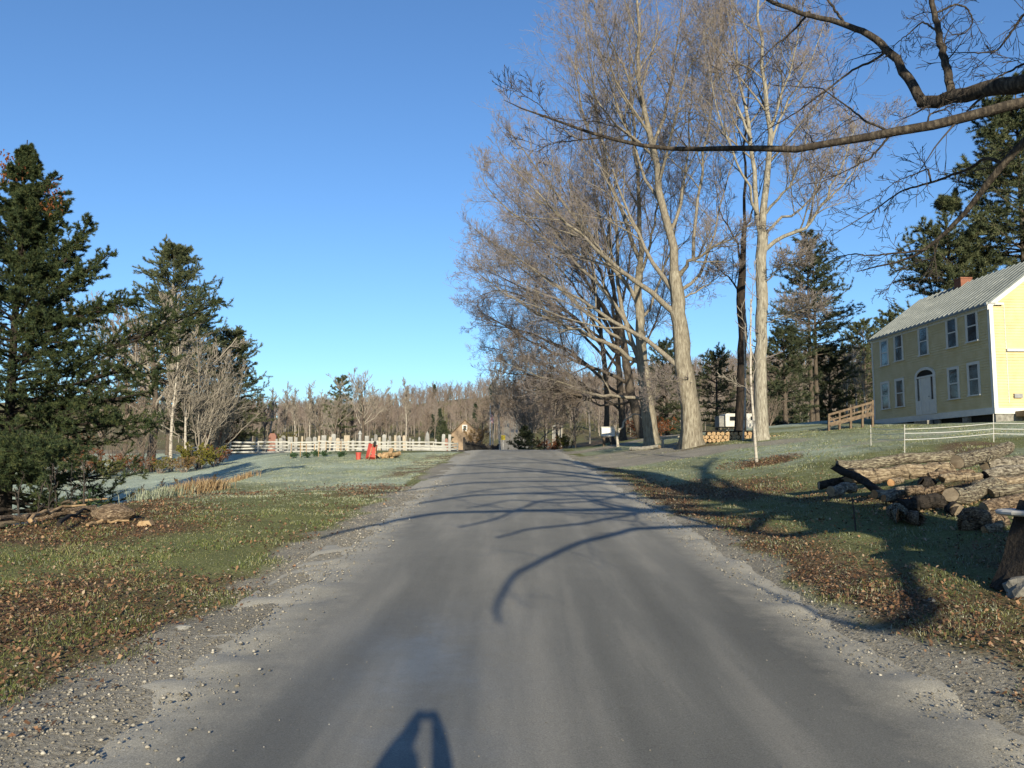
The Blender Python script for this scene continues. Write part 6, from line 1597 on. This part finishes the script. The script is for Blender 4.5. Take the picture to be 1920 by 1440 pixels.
def flag_mat():
    m, nt, bs = new_mat('striped flag'); N, Lk = nt.nodes, nt.links
    tc = N.new('ShaderNodeTexCoord'); sx = N.new('ShaderNodeSeparateXYZ'); Lk.new(tc.outputs['Generated'], sx.inputs[0])
    a = N.new('ShaderNodeMath'); a.operation = 'MULTIPLY'; a.inputs[1].default_value = 6.5; Lk.new(sx.outputs[0], a.inputs[0])
    f = N.new('ShaderNodeMath'); f.operation = 'FRACT'; Lk.new(a.outputs[0], f.inputs[0])
    g = N.new('ShaderNodeMath'); g.operation = 'GREATER_THAN'; g.inputs[1].default_value = .5; Lk.new(f.outputs[0], g.inputs[0])
    x = N.new('ShaderNodeMix'); x.data_type = 'RGBA'; Lk.new(g.outputs[0], x.inputs[0]); x.inputs[6].default_value = (.55, .05, .06, 1); x.inputs[7].default_value = (.8, .78, .76, 1)
    # blue union near the hoist's upper corner
    u = N.new('ShaderNodeMath'); u.operation = 'GREATER_THAN'; u.inputs[1].default_value = .62; Lk.new(sx.outputs[2], u.inputs[0])
    v = N.new('ShaderNodeMath'); v.operation = 'LESS_THAN'; v.inputs[1].default_value = .4; Lk.new(sx.outputs[0], v.inputs[0])
    w_ = N.new('ShaderNodeMath'); w_.operation = 'MULTIPLY'; Lk.new(u.outputs[0], w_.inputs[0]); Lk.new(v.outputs[0], w_.inputs[1])
    y = N.new('ShaderNodeMix'); y.data_type = 'RGBA'; Lk.new(w_.outputs[0], y.inputs[0]); Lk.new(x.outputs[2], y.inputs[6]); y.inputs[7].default_value = (.03, .05, .2, 1)
    Lk.new(y.outputs[2], bs.inputs['Base Color']); bs.inputs['Roughness'].default_value = .8; return m
zt2, zb2 = P(919, 775, 106)[2] - pb[2], P(919, 791, 106)[2] - pb[2]
nu, nv = 8, 10; vs = []; fs = []
for i in range(nu):
    for j in range(nv):
        u, v = i / (nu - 1), j / (nv - 1)
        vs.append((.06 + u * .42 * (1 - .25 * v) , .10 * math.sin(u * 9 + v * 2), zt2 + (zb2 - zt2) * v - u * .45 * (1 - v * .4)))
for i in range(nu - 1):
    for j in range(nv - 1): fs.append((i * nv + j, (i + 1) * nv + j, (i + 1) * nv + j + 1, i * nv + j + 1))
MB().add(vs, fs).build('flag', flag_mat(), pole, smooth_=True)
so_ = ground(943.5, 88); sg = empty('road_sign', so_, 'yellow road sign on a post left of the road crest', 'sign')
zt_ = P(943, 816, 88)[2] - so_[2]; zb_ = P(943, 825, 88)[2] - so_[2]
MB().bar((0, 0, -.2), (0, 0, zt_), .08).build('post', M['metal'], sg); MB().box(-.22, -.06, zb_, .22, -.042, zt_).build('panel', M['yellow_sign'], sg, bevel=.01)

# ------------------------------------------------------------------ garden: stakes, kale, wheelbarrow, bucket, split wood
for i, (px, lab) in enumerate([(545, 'farthest left'), (563, 'second from the left, tallest'), (574, 'third from the left'), (589, 'fourth from the left'), (597, 'fifth from the left'), (611, 'sixth from the left'), (639, 'farthest right, standing apart')]):
    b = ground(px, 57 + rng.uniform(-1, 1)); hh = rng.uniform(.75, 1.05) * (1.1 if i == 1 else 1)
    tag(MB().bar((0, 0, -.1), (rng.normal() * .03, 0, hh), .045).build('garden_stake', M['tan_wood'], loc=b), 'thin garden stake before the rail fence, ' + lab, 'stake', 'stakes in the vegetable patch')
for i, (px, lab) in enumerate([(550, 'leftmost, below the first stake'), (576, 'low, by the third stake'), (592, 'between the fourth and fifth stakes'), (608, 'by the sixth stake'), (641, 'rightmost, by the lone stake')]):
    b = ground(px, 56 + rng.uniform(-1, 1)); r = empty('kale_plant', b, 'dark green vegetable plant ' + lab, 'plant', 'vegetables in the patch')
    MB().tube([(0, 0, -.05), (.02, 0, .3)], .02, 6).build('stem', M['kale'], r)
    q = rng.normal(size=(40, 3)) * [.13, .10, .08] + [0, 0, .22]; V, F, rr = tufts(q, q - [0, 0, .1], 3, .16, .06, .6, rng); mesh_np('leaves', V, F, M['kale'], r, rnd=rr)
wbp = ground(695, 51); wbr = empty('wheelbarrow', wbp, 'red wheelbarrow tipped up on its end before the rail fence', 'wheelbarrow', rz=R_(24)); wbr.rotation_euler[1] = R_(9)
tub = MB(); tv = [(-.33, .06, .02), (.33, .06, .02), (.29, .06, .98), (-.29, .06, .98), (-.22, -.24, .16), (.22, -.24, .16), (.17, -.26, .74), (-.17, -.26, .74)]
ti = [(-.30, .062, .05), (.30, .062, .05), (.26, .062, .95), (-.26, .062, .95), (-.20, -.21, .17), (.20, -.21, .17), (.15, -.23, .72), (-.15, -.23, .72)]
tub.add(tv + ti, [(0, 4, 5, 1), (1, 5, 6, 2), (2, 6, 7, 3), (3, 7, 4, 0), (4, 7, 6, 5), (8, 9, 13, 12), (9, 10, 14, 13), (10, 11, 15, 14), (11, 8, 12, 15), (12, 13, 14, 15), (0, 1, 9, 8), (1, 2, 10, 9), (2, 3, 11, 10), (3, 0, 8, 11)])
tub.build('tub', M['red_plastic'], wbr, bevel=.05)
for s in (-1, 1): MB().tube([(s * .10, -.30, .95), (s * .14, -.31, .5), (s * .22, -.33, -.02)], .022, 6).build('handle', M['tan_wood'], wbr)
MB().tube([(-.045, -.36, .98), (.045, -.36, .98)], .16, 14).build('wheel', M['black_rubber'], wbr)
for s in (-1, 1): MB().tube([(s * .12, -.31, .35), (s * .15, -.50, .33)], .018, 6).build('leg', M['dirty_white'], wbr)
bk = ground(672, 51); buck = empty('bucket', bk, 'small red bucket left of the tipped wheelbarrow', 'bucket')
MB().lathe([(.14, 0), (.17, .4), (.19, .41), (.19, .45), (.16, .45), (.13, .06)], (0, 0, 0), 14).build('pail', M['red_plastic'], buck); MB().tube([(-.19, 0, .43), (-.12, -.1, .3), (.12, -.1, .3), (.19, 0, .43)], .008, 5).build('handle', M['metal'], buck)
for i in range(11):
    px = 708 + i * 3.3; b = ground(px, 51.5 + rng.uniform(-.3, .5)); b[2] += .10 + .16 * (i % 2)
    o = fw_mesh(30 + i).build('firewood', M['tan_wood'], loc=b); o.rotation_euler = (rng.normal() * .5, rng.uniform(0, 3), rng.uniform(-1, 1)); o.scale = (1.15, 1.1, 1.15)
    tag(o, 'split wood piece in the small heap right of the wheelbarrow', 'firewood', 'split wood beside the wheelbarrow')

# ------------------------------------------------------------------ the photographer behind the picture: only the shadow shows
def skin_fig(name, verts, edges, radii, mat, parent, root=0, lv=2):
    me = bpy.data.meshes.new(name); me.from_pydata([tuple(v) for v in verts], edges, []); me.update(); me.materials.append(mat)
    o = bpy.data.objects.new(name, me); COL.objects.link(o); o.parent = parent
    m = o.modifiers.new('Skin', 'SKIN'); sv = me.skin_vertices[0].data
    for i, r in enumerate(radii): sv[i].radius = (r, r)
    sv[root].use_root = True
    o.modifiers.new('Subdivision', 'SUBSURF').levels = lv; o.modifiers['Subdivision'].render_levels = lv
    return o
M['coat'] = nmat('dark coat', [(.3, (.03, .035, .05)), (.7, (.06, .065, .09))], 9, .9); M['skin'] = nmat('skin', [(.3, (.48, .30, .22)), (.7, (.58, .38, .29))], 6, .6)
M['jeans'] = nmat('blue jeans', [(.3, (.04, .06, .11)), (.7, (.08, .11, .18))], 12, .9); M['hair'] = nmat('brown hair', [(.3, (.04, .025, .015)), (.7, (.09, .055, .03))], 14, .7)
z0 = float(H(0, -.4)); pr = empty('person', (-.09, -.42, z0), 'person in dark coat holding a camera overhead, casting the shadow at the bottom', 'person')
bv = [(0, 0, 1.0), (0, 0, 1.2), (0, .01, 1.48), (-.005, .04, 1.63), (-.01, .11, 1.73), (-.02, .17, 1.83), (-.02, .18, 1.91)]
br = [.165, .155, .165, .09, .068, .105, .09]; be = [(0, 1), (1, 2), (2, 3), (3, 4), (4, 5), (5, 6)]
ARM = {-1: [(-.21, .02, 1.56, .11), (-.165, .20, 1.74, .11), (-.085, .32, 1.90, .088), (-.005, .385, 2.03, .052)], 1: [(.21, .02, 1.56, .10), (.215, .20, 1.73, .085), (.195, .32, 1.89, .07), (.175, .385, 2.03, .05)]}
for s in (-1, 1):
    k = len(bv); bv += [q[:3] for q in ARM[s]]; br += [q[3] for q in ARM[s]]; be += [(2, k), (k, k + 1), (k + 1, k + 2), (k + 2, k + 3)]
    hand = k + 3; hx = .09
    p = len(bv); bv += [(hx + s * .078, .395, 2.075)]; br += [.046]; be += [(hand, p)]
    for f in range(4):
        q = len(bv); zf = 2.065 + f * .019
        bv += [(hx + s * .070, .40, zf + .02), (hx + s * .052, .43 - .004 * f, zf + .026), (hx + s * .03, .437, zf + .024 - .002 * f)]; br += [.010, .009, .007]; be += [(p, q), (q, q + 1), (q + 1, q + 2)]
    q = len(bv); bv += [(hx + s * .06, .378, 2.06), (hx + s * .035, .368, 2.072)]; br += [.011, .008]; be += [(p, q), (q, q + 1)]
    k = len(bv); bv += [(s * .10, 0, .90), (s * .12, .02, .50), (s * .13, -.02, .09), (s * .14, .13, .045)]; br += [.11, .068, .047, .042]; be += [(0, k), (k, k + 1), (k + 1, k + 2), (k + 2, k + 3)]
skin_fig('body', bv, be, br, M['coat'], pr)
hd = MB().lathe([(.02, -.02), (.055, 0), (.075, .06), (.082, .12), (.07, .19), (.03, .225), (.005, .23)], (0, 0, 0), 16).tube([(0, .07, .10), (0, .105, .085)], [.014, .018], 8).build('face', M['skin'], pr, smooth_=True, loc=(-.02, .205, 1.745))
MB().lathe([(.088, .09), (.092, .14), (.08, .2), (.04, .238), (.005, .243)], (0, -.012, 0), 16).build('hair', M['hair'], pr, smooth_=True, loc=(-.02, .205, 1.745))
cam_b = MB().box(-.055, -.03, -.03, .055, -.012, .035).build('camera', M['black_rubber'], None, bevel=.006, loc=(0, -.01, HC - .0))
tag(cam_b, 'compact black camera held overhead by the person', 'camera')
